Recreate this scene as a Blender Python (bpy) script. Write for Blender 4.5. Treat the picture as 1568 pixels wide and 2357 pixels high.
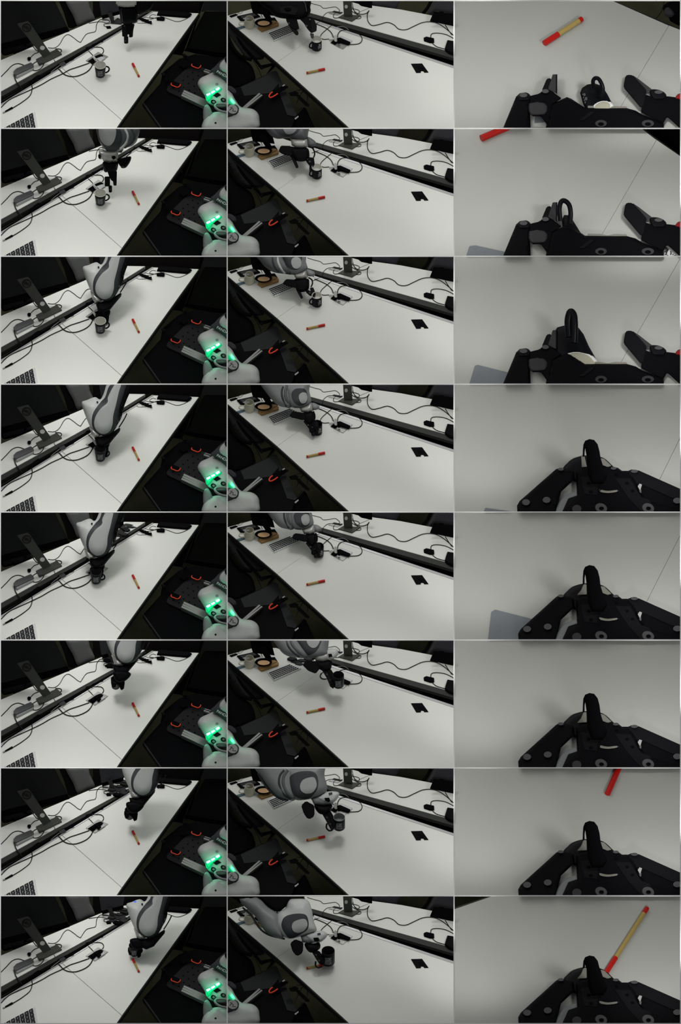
import bpy, bmesh, math, random
from mathutils import Vector, Matrix
from mathutils.geometry import delaunay_2d_cdt
random.seed(7)
for o in list(bpy.data.objects): bpy.data.objects.remove(o)
SC = bpy.context.scene; COL = SC.collection
# ---------------------------------------------------------------- camera, world, lights, exposure
E = math.radians(45); SE, CE = math.sin(E), math.cos(E)
MM = 0.001                                   # one unit of the layout is a millimetre
PX, PY = 1562.7, 880.9                       # pitch of the bays, seen square on
W_ALL, H_ALL = 4691.5, 7052.3
ZT = 0.72                                    # height of the desk tops
N = Vector((0, -CE, SE)); UP = Vector((0, SE, CE))
cam_d = bpy.data.cameras.new('camera'); cam = bpy.data.objects.new('camera', cam_d); COL.objects.link(cam)
cam_d.type = 'ORTHO'; cam_d.ortho_scale = H_ALL * MM; cam_d.sensor_fit = 'AUTO'; cam_d.clip_end = 100
yc = -ZT * CE / SE
cam.location = Vector((0, yc, ZT)) + N * 18
cam.rotation_euler = (math.radians(90) - E, 0, 0)
SC.camera = cam
SC.view_settings.view_transform = 'Standard'; SC.view_settings.look = 'None'
SC.view_settings.exposure = 0.0; SC.view_settings.gamma = 1.0; SC.view_settings.use_curve_mapping = False
wd = bpy.data.worlds.new('world'); SC.world = wd; wd.use_nodes = True
bg = wd.node_tree.nodes['Background']; bg.inputs[0].default_value = (1.0, 0.99, 1.0, 1); bg.inputs[1].default_value = 0.13

def area(name, loc, target, sx, sy, power, color=(1, 0.99, 0.94)):
    l = bpy.data.lights.new(name, 'AREA'); l.shape = 'RECTANGLE'; l.size = sx; l.size_y = sy; l.energy = power; l.color = color
    o = bpy.data.objects.new(name, l); COL.objects.link(o); o.location = loc
    o.rotation_euler = (Vector(target) - Vector(loc)).to_track_quat('-Z', 'Y').to_euler(); return o
def ground(c, r, zx, zy, h):                  # a spot over the desks, in metres
    return Vector(((c * PX + zx - W_ALL / 2) * MM, ((H_ALL / 2 - r * PY - zy) * MM - ZT * CE) / SE, ZT + h))
area('ceiling_lamp', (-0.8, 1.0, 5.2), (-0.8, 0, ZT), 5.0, 16, 130)
for r in range(8):                            # unseen spots added over every bay to shape its light and shadows
    for c, (px, py, ph), (tx, ty), watts, soft, size in ((0, (480, 170, 1.8), (540, 520), 41, 0.24, 74), (1, (860, 80, 1.75), (860, 500), 25, 0.22, 76), (2, (1400, 1000, 0.95), (1290, 420), 27, 0.1, 78 if r > 1 else 100), (2, (200, 760, 0.9), (160, 430), 13, 0.12, 78 if r > 1 else 100)):
        l = bpy.data.lights.new('added_bay_spot', 'SPOT'); l.energy = watts; l.color = (1, 0.99, 0.965); l.shadow_soft_size = soft
        l.spot_size = math.radians(size); l.spot_blend = 0.9
        o = bpy.data.objects.new('added_bay_spot', l); COL.objects.link(o); o.location = ground(c, r, px, py, ph)
        o.rotation_euler = (ground(c, r, tx, ty, 0) - o.location).to_track_quat('-Z', 'Y').to_euler()

# ---------------------------------------------------------------- materials
def lin(v):
    v /= 255.0
    return v / 12.92 if v <= 0.04045 else ((v + 0.055) / 1.055) ** 2.4
MATS = {}
def mat(name, rgb, rough=0.6, metal=0.0, spec=0.25, noise=0.06, scale=25, emit=0, gain=1.0, bump=0.0, alpha=1):
    m = bpy.data.materials.new(name); m.use_nodes = True; nt = m.node_tree; b = nt.nodes['Principled BSDF']
    c = [min(lin(v) * gain, 0.95) for v in rgb]
    b.inputs['Roughness'].default_value = rough; b.inputs['Metallic'].default_value = metal
    b.inputs['Specular IOR Level'].default_value = spec
    tc = nt.nodes.new('ShaderNodeTexCoord'); nz = nt.nodes.new('ShaderNodeTexNoise'); nz.inputs['Scale'].default_value = scale
    nz.inputs['Detail'].default_value = 4
    mx = nt.nodes.new('ShaderNodeMix'); mx.data_type = 'RGBA'
    mx.inputs['A'].default_value = [v * (1 - noise) for v in c] + [1]; mx.inputs['B'].default_value = [min(v * (1 + noise), 1) for v in c] + [1]
    nt.links.new(tc.outputs['Object'], nz.inputs['Vector']); nt.links.new(nz.outputs['Fac'], mx.inputs['Factor'])
    nt.links.new(mx.outputs['Result'], b.inputs['Base Color'])
    if bump:
        bp = nt.nodes.new('ShaderNodeBump'); bp.inputs['Strength'].default_value = bump; bp.inputs['Distance'].default_value = 0.002
        nt.links.new(nz.outputs['Fac'], bp.inputs['Height']); nt.links.new(bp.outputs['Normal'], b.inputs['Normal'])
    if emit:
        b.inputs['Emission Color'].default_value = c + [1]; b.inputs['Emission Strength'].default_value = emit
    if alpha < 1: b.inputs['Alpha'].default_value = alpha
    MATS[name] = m
G = 1.45
mat('floor_carpet', (62, 62, 48), 0.95, spec=0.05, noise=0.3, scale=9, gain=G, bump=0.3)
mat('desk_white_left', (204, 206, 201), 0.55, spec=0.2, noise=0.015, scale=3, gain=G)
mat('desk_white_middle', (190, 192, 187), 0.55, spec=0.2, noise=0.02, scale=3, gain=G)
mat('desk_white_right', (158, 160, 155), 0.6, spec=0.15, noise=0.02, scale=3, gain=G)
mat('edge_band', (30, 31, 30), 0.7, spec=0.1, gain=G)
mat('beam', (46, 48, 45), 0.6, spec=0.15, gain=G)
mat('rail', (150, 150, 152), 0.35, metal=0.3, gain=G)
mat('seam', (96, 96, 90), 0.8, spec=0.05, gain=G)
mat('black', (7, 7, 9), 0.8, spec=0.03, gain=G)
mat('soft_black', (13, 13, 15), 0.8, spec=0.03, gain=G)
mat('charcoal', (34, 35, 36), 0.7, spec=0.1, gain=G)
mat('monitor_back', (28, 30, 30), 0.7, spec=0.1, noise=0.15, scale=4, gain=G)
mat('stand_grey', (62, 64, 60), 0.55, spec=0.2, gain=G)
mat('stand_dark', (46, 47, 46), 0.6, spec=0.15, gain=G)
mat('chair_grey', (92, 94, 93), 0.8, spec=0.1, noise=0.12, scale=5, gain=G)
mat('chair_dim', (52, 52, 56), 0.85, spec=0.05, noise=0.15, scale=6, gain=G)
mat('panel_dark', (27, 24, 24), 0.8, spec=0.05, noise=0.2, scale=3, gain=G)
mat('wall_green', (27, 31, 27), 0.85, spec=0.05, noise=0.2, scale=3, gain=G)
mat('cable_black', (14, 14, 14), 0.5, spec=0.2, gain=G)
mat('cable_grey', (120, 120, 120), 0.5, spec=0.2, gain=G)
mat('brick_grey', (82, 84, 84), 0.45, spec=0.3, gain=G)
mat('brick_pale', (150, 152, 152), 0.4, spec=0.3, gain=G)
mat('mug_black', (7, 8, 12), 0.35, spec=0.12, gain=G)
mat('mug_inside', (186, 186, 180), 0.5, gain=G)
mat('mug_inside_warm', (150, 148, 132), 0.5, gain=G)
mat('mug_print', (150, 152, 158), 0.6, gain=G)
mat('red', (176, 22, 15), 0.4, spec=0.3, gain=1.2)
mat('dark_red', (120, 18, 16), 0.5, gain=1.2)
mat('tan', (160, 138, 80), 0.5, gain=1.3)
mat('socket_metal', (125, 126, 124), 0.35, metal=0.3, gain=G)
mat('socket_glass', (165, 168, 168), 0.25, spec=0.4, gain=G, alpha=0.55)
mat('socket_pale', (165, 168, 168), 0.35, gain=G)
mat('plug_white', (200, 200, 198), 0.5, gain=G)
mat('key_black', (24, 25, 27), 0.6, spec=0.15, gain=G)
mat('key_grey', (44, 46, 48), 0.6, spec=0.15, gain=G)
mat('keyboard_white', (188, 190, 188), 0.5, gain=G)
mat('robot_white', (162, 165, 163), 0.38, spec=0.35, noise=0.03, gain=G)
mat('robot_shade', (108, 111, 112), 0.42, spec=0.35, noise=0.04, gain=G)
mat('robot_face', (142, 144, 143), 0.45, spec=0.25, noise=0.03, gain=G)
mat('robot_band', (44, 47, 50), 0.5, spec=0.25, gain=G)
mat('robot_grey', (76, 79, 81), 0.42, spec=0.3, gain=G)
mat('wrist_metal', (150, 149, 146), 0.35, metal=0.3, noise=0.15, scale=30, gain=G)
mat('gripper_black', (4, 4, 7), 0.6, spec=0.08, gain=G)
mat('gripper_dark', (12, 12, 15), 0.6, spec=0.1, gain=G)
mat('gripper_grey', (46, 46, 48), 0.5, spec=0.25, gain=G)
mat('bolt', (72, 72, 74), 0.4, metal=0.3, gain=G)
mat('pad', (112, 111, 104), 0.8, spec=0.1, gain=G)
mat('aluminium', (118, 120, 118), 0.3, metal=0.55, gain=G)
mat('orange', (235, 66, 28), 0.5, gain=1.3)
mat('led_white', (150, 255, 215), 0.4, emit=6.0)
mat('green_glow', (0, 200, 130), 0.4, emit=0.35)  # green cast on the robot shells, put in as emissive colour
mat('plate_dark', (12, 12, 16), 0.6, spec=0.15, gain=G)
mat('cup_cream', (176, 174, 158), 0.5, gain=G)
mat('cardboard', (132, 106, 70), 0.8, spec=0.1, gain=G)
mat('tape_tan', (196, 160, 120), 0.7, gain=G)
mat('laptop_blue', (105, 110, 114), 0.5, spec=0.2, gain=G)
mat('frame_white', (240, 240, 240), 0.6, gain=G)
mat('text_white', (200, 200, 200), 0.6, gain=G)
mat('text_dark', (16, 16, 18), 0.6, gain=G)
mat('blue_light', (40, 90, 255), 0.4, emit=1.0)
mat('paper_blue', (70, 90, 100), 0.7, gain=G)

# ---------------------------------------------------------------- geometry helpers
def Wg(gx, gy, h):                            # a point h mm above the desk plane, from the layout
    z = ZT + h * MM
    return Vector(((gx - W_ALL / 2) * MM, ((H_ALL / 2 - gy) * MM - z * CE) / SE, z))
COLN = ['left', 'middle', 'right']; ROWN = ['top', 'second', 'third', 'fourth', 'fifth', 'sixth', 'seventh', 'bottom']
THINGS = []
class Thing:
    def __init__(s, name, label, cat, c, r, base, group=None):
        s.c, s.r, s.label = c, r, label
        o = bpy.data.objects.new(name, None); COL.objects.link(o); o.empty_display_size = 0.05
        o.location = s.w(*base); o['category'] = cat; o['desc'] = label
        o['label'] = '%s, %s column, %s row' % (label, COLN[c], ROWN[r])
        o['group'] = group or (name.replace('_', ' ') + ' repeated down the ' + COLN[c] + ' column')
        s.o = o; THINGS.append(s)
    def w(s, zx, zy, h=0): return Wg(s.c * PX + zx, s.r * PY + zy, h)
    def add(s, name, bm, m, parent=None, smooth=False, label=None, stuff=False):
        x0, x1 = (s.c * PX + 6 - W_ALL / 2) * MM, (s.c * PX + 1562 - W_ALL / 2) * MM
        u1, u0 = (H_ALL / 2 - s.r * PY - 6) * MM, (H_ALL / 2 - s.r * PY - 880) * MM
        for co, no, f in ((Vector((x0, 0, 0)), Vector((-1, 0, 0)), lambda v: v.x < x0 - 1e-6), (Vector((x1, 0, 0)), Vector((1, 0, 0)), lambda v: v.x > x1 + 1e-6),
                          (UP * u1, UP, lambda v: v.dot(UP) > u1 + 1e-6), (UP * u0, -UP, lambda v: v.dot(UP) < u0 - 1e-6)):
            if any(f(v.co) for v in bm.verts):
                g = bmesh.ops.bisect_plane(bm, geom=bm.verts[:] + bm.edges[:] + bm.faces[:], dist=1e-6, plane_co=co, plane_no=no, clear_outer=True)
                ed = [e for e in g['geom_cut'] if isinstance(e, bmesh.types.BMEdge) and e.is_valid and len(e.link_faces) == 1]
                if ed:
                    try: bmesh.ops.edgeloop_fill(bm, edges=ed)
                    except Exception: pass
        if not bm.faces: bm.free(); return None
        bmesh.ops.recalc_face_normals(bm, faces=bm.faces)
        p = parent or s.o
        off = s.o.location
        for v in bm.verts: v.co -= off
        me = bpy.data.meshes.new(name); bm.to_mesh(me); bm.free()
        if smooth:
            for pl in me.polygons: pl.use_smooth = True
            try: me.set_sharp_from_angle(angle=math.radians(50))
            except Exception: pass
        me.materials.append(MATS[m])
        o = bpy.data.objects.new(name, me); COL.objects.link(o); o.parent = p
        if label: o['label'] = label
        if stuff: o['kind'] = 'stuff'
        return o
    # polygon lying parallel to the desk, its top at height h1, down to h0
    def flat(s, name, poly, h0, h1, m, bev=0, **k):
        bm = bmesh.new(); t = [bm.verts.new(s.w(x, y, h1)) for x, y in poly]
        f = bm.faces.new(t); e = bmesh.ops.extrude_face_region(bm, geom=[f])
        for v in e['geom']:
            if isinstance(v, bmesh.types.BMVert): v.co.z += (h0 - h1) * MM
        if bev: bmesh.ops.bevel(bm, geom=[ed for ed in bm.edges], offset=bev * MM, segments=2, affect='EDGES')
        return s.add(name, bm, m, **k)
    def flats(s, name, polys, h0, h1, m, **k):
        if 'parent' in k and k['parent'] is None: return None
        bm = bmesh.new()
        for poly in polys:
            t = [bm.verts.new(s.w(x, y, h1)) for x, y in poly]
            f = bm.faces.new(t); e = bmesh.ops.extrude_face_region(bm, geom=[f])
            for v in e['geom']:
                if isinstance(v, bmesh.types.BMVert): v.co.z += (h0 - h1) * MM
        return s.add(name, bm, m, **k)
    # polygon standing up (k: lean), t thick
    def prism(s, name, poly, m, t=20, hb=0, yb=0, k=1.0, front=0, bev=0, **kw):
        bm = bmesh.new(); P = [s.w(x, y, hb + (yb - y) * k) + N * (front + t / 2) * MM for x, y in poly]
        vs = [bm.verts.new(p) for p in P]; f = bm.faces.new(vs); e = bmesh.ops.extrude_face_region(bm, geom=[f])
        for v in e['geom']:
            if isinstance(v, bmesh.types.BMVert): v.co -= N * t * MM
        if bev: bmesh.ops.bevel(bm, geom=[ed for ed in bm.edges], offset=bev * MM, segments=2, affect='EDGES')
        return s.add(name, bm, m, **kw)
    # rounded body with the given outline
    def puff(s, name, poly, m, t=60, R=50, hb=0, yb=0, k=1.0, step=14, front=0, **kw):
        pts = spline(poly, closed=True) if kw.pop('curve', True) else poly
        dense = []
        n = len(pts)
        for i in range(n):
            a, b = pts[i], pts[(i + 1) % n]; L = math.dist(a, b); q = max(1, int(round(L / step)))
            for j in range(q): dense.append((a[0] + (b[0] - a[0]) * j / q, a[1] + (b[1] - a[1]) * j / q))
        pts = dense; n = len(pts)
        xs = [p[0] for p in pts]; ys = [p[1] for p in pts]
        def dist(x, y):
            d = 1e9
            for i in range(n):
                ax, ay = pts[i]; bx, by = pts[(i + 1) % n]; dx, dy = bx - ax, by - ay; L = dx * dx + dy * dy + 1e-9
                q = max(0, min(1, ((x - ax) * dx + (y - ay) * dy) / L)); d = min(d, math.hypot(x - ax - q * dx, y - ay - q * dy))
            return d
        def inside(x, y):
            c = False
            for i in range(n):
                ax, ay = pts[i]; bx, by = pts[(i + 1) % n]
                if (ay > y) != (by > y) and x < (bx - ax) * (y - ay) / (by - ay) + ax: c = not c
            return c
        V = [Vector(p) for p in pts]; x = min(xs) + step / 2
        while x < max(xs):
            y = min(ys) + step / 2
            while y < max(ys):
                if inside(x, y) and dist(x, y) > step * 0.45: V.append(Vector((x + random.uniform(-1, 1) * step * .1, y)))
                y += step
            x += step
        # extra ring near the rim for a round edge
        r = delaunay_2d_cdt(V, [(i, (i + 1) % n) for i in range(n)], [], 1, 1e-4)
        vo, fo = r[0], r[2]; R = min(R, max(dist(v.x, v.y) for v in vo) + 1e-3)
        bm = bmesh.new(); fr, bk = [], []
        for v in vo:
            d = dist(v.x, v.y); p = s.w(v.x, v.y, hb + (yb - v.y) * k) + N * front * MM
            if d < 0.3: a = bm.verts.new(p); fr.append(a); bk.append(a)
            else:
                q = min(d / R, 1); z = t / 2 * math.sqrt(max(0, 1 - (1 - q) ** 2)) * MM
                fr.append(bm.verts.new(p + N * z)); bk.append(bm.verts.new(p - N * z))
        for f in fo:
            for L in ([fr[i] for i in f], [bk[i] for i in reversed(f)]):
                try: bm.faces.new(L)
                except ValueError: pass
        kw.setdefault('smooth', True)
        s.shell = (pts, t, R, hb, yb, k, front, step)
        return s.add(name, bm, m, **kw)
    def rise(s, x, y):                        # how far the last shell stands out at this place
        P0, t, R, hb, yb, k, front, st = s.shell; d = 1e9; c = False
        for (ax, ay), (bx, by) in zip(P0, P0[1:] + P0[:1]):
            dx, dy = bx - ax, by - ay; L = dx * dx + dy * dy + 1e-9
            q = max(0, min(1, ((x - ax) * dx + (y - ay) * dy) / L)); d = min(d, math.hypot(x - ax - q * dx, y - ay - q * dy))
            if (ay > y) != (by > y) and x < (bx - ax) * (y - ay) / (by - ay) + ax: c = not c
        return front + (t / 2 * math.sqrt(max(0, 1 - (1 - min(d / R, 1)) ** 2)) if c else 0)
    # a cover set into the rounded surface of the shell built last
    def inlay(s, name, poly, m, lift=2.0, step=None, **kw):
        P0, t, R, hb, yb, k, front, st = s.shell; step = step or 9
        def dist(x, y, Q):
            d = 1e9
            for (ax, ay), (bx, by) in zip(Q, Q[1:] + Q[:1]):
                dx, dy = bx - ax, by - ay; L = dx * dx + dy * dy + 1e-9
                q = max(0, min(1, ((x - ax) * dx + (y - ay) * dy) / L)); d = min(d, math.hypot(x - ax - q * dx, y - ay - q * dy))
            return d
        def inside(x, y, Q):
            c = False
            for (ax, ay), (bx, by) in zip(Q, Q[1:] + Q[:1]):
                if (ay > y) != (by > y) and x < (bx - ax) * (y - ay) / (by - ay) + ax: c = not c
            return c
        pts = spline(poly, closed=True, q=6); n = len(pts)
        V = [Vector(p) for p in pts]; x = min(p[0] for p in pts) + step / 2
        while x < max(p[0] for p in pts):
            y = min(p[1] for p in pts) + step / 2
            while y < max(p[1] for p in pts):
                if inside(x, y, pts) and dist(x, y, pts) > step * .45: V.append(Vector((x, y)))
                y += step
            x += step
        r = delaunay_2d_cdt(V, [(i, (i + 1) % n) for i in range(n)], [], 1, 1e-4); bm = bmesh.new(); top = []
        for v in r[0]:
            d = dist(v.x, v.y, P0) if inside(v.x, v.y, P0) else 0
            z = front + t / 2 * math.sqrt(max(0, 1 - (1 - min(d / R, 1)) ** 2)) + lift
            top.append(bm.verts.new(s.w(v.x, v.y, hb + (yb - v.y) * k) + N * z * MM))
        for f in r[2]:
            try: bm.faces.new([top[i] for i in f])
            except ValueError: pass
        g = bmesh.ops.extrude_face_region(bm, geom=bm.faces[:])
        for v in g['geom']:
            if isinstance(v, bmesh.types.BMVert): v.co -= N * 9 * MM
        return s.add(name, bm, m, smooth=True, **kw)
    def tube(s, name, pts, rad, m, seg=8, smooth_path=True, taper=None, **kw):
        P = [s.w(*(tuple(p) + ((rad,) if len(p) == 2 else ()))) for p in pts]
        if smooth_path and len(P) > 2: P = spline3(P)
        rad = rad * .7 if 'cable' in m or name == 'cord' else rad
        bm = bmesh.new(); sweep(bm, P, [rad * MM * (1 if not taper else taper[0] + (taper[1] - taper[0]) * i / (len(P) - 1)) for i in range(len(P))], seg)
        return s.add(name, bm, m, smooth=True, **kw)
    def lathe(s, name, base, prof, m, seg=28, lean=(0, 0), squash=1.0, **kw):
        bm = bmesh.new(); B = s.w(*base); M = Matrix.Rotation(lean[0], 3, 'X') @ Matrix.Rotation(lean[1], 3, 'Y')
        rings = []
        for rr, z in prof:
            if rr < 1e-6: rings.append([bm.verts.new(B + M @ Vector((0, 0, z * MM)))])
            else: rings.append([bm.verts.new(B + M @ Vector((rr * MM * math.cos(a), rr * squash * MM * math.sin(a), z * MM))) for a in [2 * math.pi * i / seg for i in range(seg)]])
        for A, C in zip(rings, rings[1:]):
            for i in range(seg):
                j = (i + 1) % seg
                if len(A) == 1 and len(C) == 1: continue
                L = [A[0], C[j], C[i]] if len(A) == 1 else ([A[i], A[j], C[0]] if len(C) == 1 else [A[i], A[j], C[j], C[i]])
                bm.faces.new(L)
        return s.add(name, bm, m, smooth=True, **kw)
    def disc(s, name, x, y, rx, ry, m, t=6, hb=0, yb=0, k=1.0, front=0, n=18, rot=0, **kw):
        a0 = math.radians(rot); poly = []
        for i in range(n):
            a = 2 * math.pi * i / n; u, v = rx * math.cos(a), ry * math.sin(a)
            poly.append((x + u * math.cos(a0) - v * math.sin(a0), y + u * math.sin(a0) + v * math.cos(a0)))
        return s.prism(name, poly, m, t=t, hb=hb, yb=yb, k=k, front=front, **kw)
    def text(s, name, body, x, y, size, m, rot=0, hb=0, yb=0, k=0.7071, front=0, flatten=False, parent=None):
        cu = bpy.data.curves.new('t', 'FONT'); cu.body = body; cu.size = 1; cu.align_x = 'CENTER'; cu.align_y = 'CENTER'; cu.extrude = 0.02
        ob = bpy.data.objects.new('t', cu); COL.objects.link(ob)
        bpy.context.view_layer.update()
        me = bpy.data.meshes.new_from_object(ob); bpy.data.objects.remove(ob); bpy.data.curves.remove(cu)
        bm = bmesh.new(); bm.from_mesh(me); bpy.data.meshes.remove(me); ca, sa = math.cos(math.radians(rot)), math.sin(math.radians(rot))
        for v in bm.verts:
            u, w, d = v.co.x * size, v.co.y * size, v.co.z * 20
            px, py = x + u * ca - w * sa, y - (u * sa + w * ca)
            v.co = s.w(px, py, hb + (yb - py) * k) + N * (front + d) * MM
        return s.add(name, bm, m, parent=parent)

def spline(pts, closed=True, q=4):
    n = len(pts); out = []
    for i in range(n if closed else n - 1):
        g = (lambda j: pts[j % n]) if closed else (lambda j: pts[max(0, min(n - 1, j))])
        p0, p1, p2, p3 = g(i - 1), g(i), g(i + 1), g(i + 2)
        for j in range(q):
            t = j / q
            out.append(tuple(0.5 * (2 * b + (c - a) * t + (2 * a - 5 * b + 4 * c - d) * t * t + (-a + 3 * b - 3 * c + d) * t ** 3) for a, b, c, d in zip(p0, p1, p2, p3)))
    if not closed: out.append(tuple(pts[-1]))
    return out
def spline3(P, q=5): return [Vector(p) for p in spline([tuple(p) for p in P], closed=False, q=q)]
def sweep(bm, P, R, seg):
    rings = []; ref = Vector((0.13, 0.21, 0.97))
    for i, p in enumerate(P):
        t = (P[min(i + 1, len(P) - 1)] - P[max(i - 1, 0)]).normalized()
        a = t.cross(ref)
        if a.length < 1e-3: a = t.cross(Vector((1, 0, 0)))
        a.normalize(); b = t.cross(a)
        rings.append([bm.verts.new(p + (a * math.cos(2 * math.pi * j / seg) + b * math.sin(2 * math.pi * j / seg)) * R[i]) for j in range(seg)])
    for A, C in zip(rings, rings[1:]):
        for j in range(seg): bm.faces.new([A[j], A[(j + 1) % seg], C[(j + 1) % seg], C[j]])
    bm.faces.new(rings[0]); bm.faces.new(rings[-1])
def box_bm(bm, x0, y0, z0, x1, y1, z1):
    vs = [bm.verts.new((x, y, z)) for x in (x0, x1) for y in (y0, y1) for z in (z0, z1)]
    for f in ((0, 1, 3, 2), (4, 6, 7, 5), (0, 4, 5, 1), (2, 3, 7, 6), (0, 2, 6, 4), (1, 5, 7, 3)): bm.faces.new([vs[i] for i in f])
def struct(name, bm, m):
    bmesh.ops.recalc_face_normals(bm, faces=bm.faces); me = bpy.data.meshes.new(name); bm.to_mesh(me); bm.free(); me.materials.append(MATS[m])
    o = bpy.data.objects.new(name, me); COL.objects.link(o); o['kind'] = 'structure'; return o

# ---------------------------------------------------------------- floor and the white grid that parts the bays
bm = bmesh.new(); box_bm(bm, -4, -9, -0.1, 4, 9, 0); struct('floor', bm, 'floor_carpet')
HG = 640
n = 0
for i in range(4):
    n += 1; gx = (3, PX + 2.6, 2 * PX + 2.6, W_ALL - 3)[i]; a, b = Wg(gx, -10, HG), Wg(gx, H_ALL + 10, HG)
    bm = bmesh.new(); box_bm(bm, a.x - .0035, b.y, a.z - .004, a.x + .0035, a.y, a.z)
    if i in (0, 3):
        for f in range(6):
            y = a.y + (b.y - a.y) * (f + .3) / 6; box_bm(bm, a.x - .003, y - .006, 0, a.x + .003, y + .006, a.z - .004)
    struct('trim_%d' % n, bm, 'frame_white')
for i in range(9):
    n += 1; gy = 3 if i == 0 else (H_ALL - 2.5 if i == 8 else i * PY + 2.6); a = Wg(0, gy, HG); b = Wg(W_ALL, gy, HG)
    bm = bmesh.new(); box_bm(bm, a.x, a.y - .0042, a.z - .003, b.x, a.y + .0042, a.z + .0005)
    struct('trim_%d' % n, bm, 'frame_white')

# ---------------------------------------------------------------- shared builders
def mug(c, r, x, y, h, rt, rb, H, label, hang=0, inside='mug_inside', lean=(0, 0), prnt='text', fl=.1, hr=22):
    t = Thing('mug', label, 'mug', c, r, (x, y, h))
    t.lathe('body', (x, y, h), [(0, 0), (rb - 3, 0), (rb, 4), (rb + (rt - rb) * .5, H * .5), (rt, H - 2), (rt - 1, H), (rt - 2, H - 2), (rb - 2, 6), (0, 5)], 'mug_black', lean=lean)
    t.lathe('inner_glaze', (x, y, h), [(0, H * fl), (rb - 5, H * fl), (rb - 3.5, H * fl + 5), (rt - 3, H - 2), (rt - 2.4, H + 1), (rt - .2, H + 1), (rt + .2, H - .8)], inside, lean=lean, label='pale glazed rim and inside' if 'mug_inside' in inside else None)
    a = math.radians(hang); M = Matrix.Rotation(lean[0], 3, 'X') @ Matrix.Rotation(lean[1], 3, 'Y'); B = t.w(x, y, h); P = []
    rm = (rt + rb) / 2 - 2
    for q in range(9):
        ph = -math.pi / 2 + math.pi * q / 8; d = rm + (hr + 6) * math.cos(ph); z = H * .5 + H * .31 * math.sin(ph)
        P.append(B + M @ Vector((d * math.cos(a), d * math.sin(a), z)) * MM)
    bm = bmesh.new(); sweep(bm, spline3(P, 3), [5.5 * MM] * 25, 8); t.add('handle', bm, 'mug_black', smooth=True)
    bm = bmesh.new(); rnd = random.Random(3)
    def patch(a0, a1, z0, z1):
        vs = []
        for aa, zz in ((a0, z0), (a1, z0), (a1, z1), (a0, z1)):
            R = rb + (rt - rb) * zz / H + 1.0
            vs.append(bm.verts.new(B + M @ Vector((R * math.cos(aa), R * math.sin(aa), zz)) * MM))
        e = bmesh.ops.extrude_face_region(bm, geom=[bm.faces.new(vs)])
        for v in e['geom']:
            if isinstance(v, bmesh.types.BMVert): v.co += (v.co - B) * -0.01
    if prnt == 'text':
        for row in range(7):
            aa = math.radians(-118); zz = H * (.22 + .085 * row)
            while aa < math.radians(-62):
                dw = math.radians(rnd.uniform(2.5, 7)); patch(aa, aa + dw, zz, zz + H * .045 * rnd.uniform(.6, 1.2)); aa += dw + math.radians(3)
    else:
        for (da, dz) in ((-6, .3), (5, .38), (-8, .48), (3, .55), (12, .5), (8, .68), (-2, .7), (16, .34), (14, .62)):
            patch(math.radians(-62 + da - 4), math.radians(-62 + da + 4), H * dz, H * (dz + .1))
    t.add('printed_marking', bm, 'mug_print', label='white printed marking')
    return t
def marker(c, r, a, b, w, label, cap=.35, h=None):
    t = Thing('marker_pen', label, 'marker', c, r, (b[0], b[1], 0)); h = h or w
    L = lambda q: (a[0] + (b[0] - a[0]) * q, a[1] + (b[1] - a[1]) * q, h)
    t.tube('barrel', [L(cap - .03), L(.93)], w * .86, 'tan', seg=14)
    t.tube('cap', [L(0), L(.02), L(.06), L(cap)], w, 'red', seg=14, smooth_path=False)
    t.tube('end_plug', [L(.92), L(1)], w * .9, 'red', seg=14)
def chunk(t, name, polys, m, **k):
    for i, p in enumerate(polys): t.prism(name, p, m, **k)
def tr(poly, dx, dy, s=1, ox=0, oy=0): return [((x - ox) * s + ox + dx, (y - oy) * s + oy + dy) for x, y in poly]

# ================================================================ LEFT COLUMN, static set
C = 0; R0 = 0
def S(name, label, cat, base, c=0, group=None):
    return Thing(name, label, cat, c, 0, base, group)
start = len(THINGS)
t = S('near_desk', 'long white desk with black edge carrying the mug and marker', 'desk', (700, 600, 0))
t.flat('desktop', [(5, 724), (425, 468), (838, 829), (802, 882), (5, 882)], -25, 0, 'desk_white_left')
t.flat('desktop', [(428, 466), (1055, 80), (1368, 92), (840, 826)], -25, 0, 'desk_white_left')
t.flat('under_frame', [(8, 728), (425, 472), (1050, 84), (1362, 95), (803, 878), (790, 895), (8, 895)], -34, -6, 'seam')
t.flat('edge_strip', [(1368, 92), (1376, 94), (812, 882), (802, 882)], -34, -2, 'edge_band')
t.flat('back_rail', [(5, 716), (1050, 76), (1057, 80), (5, 725)], -20, 4, 'rail', label='thin pale metal rail along the back edge')
for x, y in ((1355, 106), (1180, 180), (500, 560), (760, 700)): t.tube('leg', [(x, y, -30), (x, y, -718)], 16, 'black', seg=6)
t.prism('side_panel', [(1345, 130), (1362, 100), (1268, 350), (1250, 382), (1190, 372)], 'black', t=12, hb=-180, yb=380, k=.3)
t = S('far_desk', 'white desk behind the gap carrying the monitor stand', 'desk', (400, 300, 0))
t.flat('desktop', [(5, 415), (690, 125), (860, 70), (1000, 72), (842, 170), (382, 422), (372, 404), (368, 406), (376, 425), (5, 630)], -25, 0, 'desk_white_left')
t.flat('edge_strip', [(5, 630), (376, 425), (842, 171), (990, 84), (1000, 92), (845, 190), (5, 668)], -30, -4, 'beam')
t.flat('cable_tray', [(5, 672), (845, 192), (1010, 90), (1040, 88), (1040, 98), (870, 206), (5, 730)], -90, -60, 'black')
t.flat('tray_lip', [(5, 690), (430, 425), (700, 275), (845, 195), (850, 202), (700, 290), (430, 440), (5, 706)], -60, -40, 'edge_band')
for x, y in ((100, 480), (600, 230), (880, 100)): t.tube('leg', [(x, y, -28), (x, y, -718)], 16, 'black', seg=6)

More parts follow.
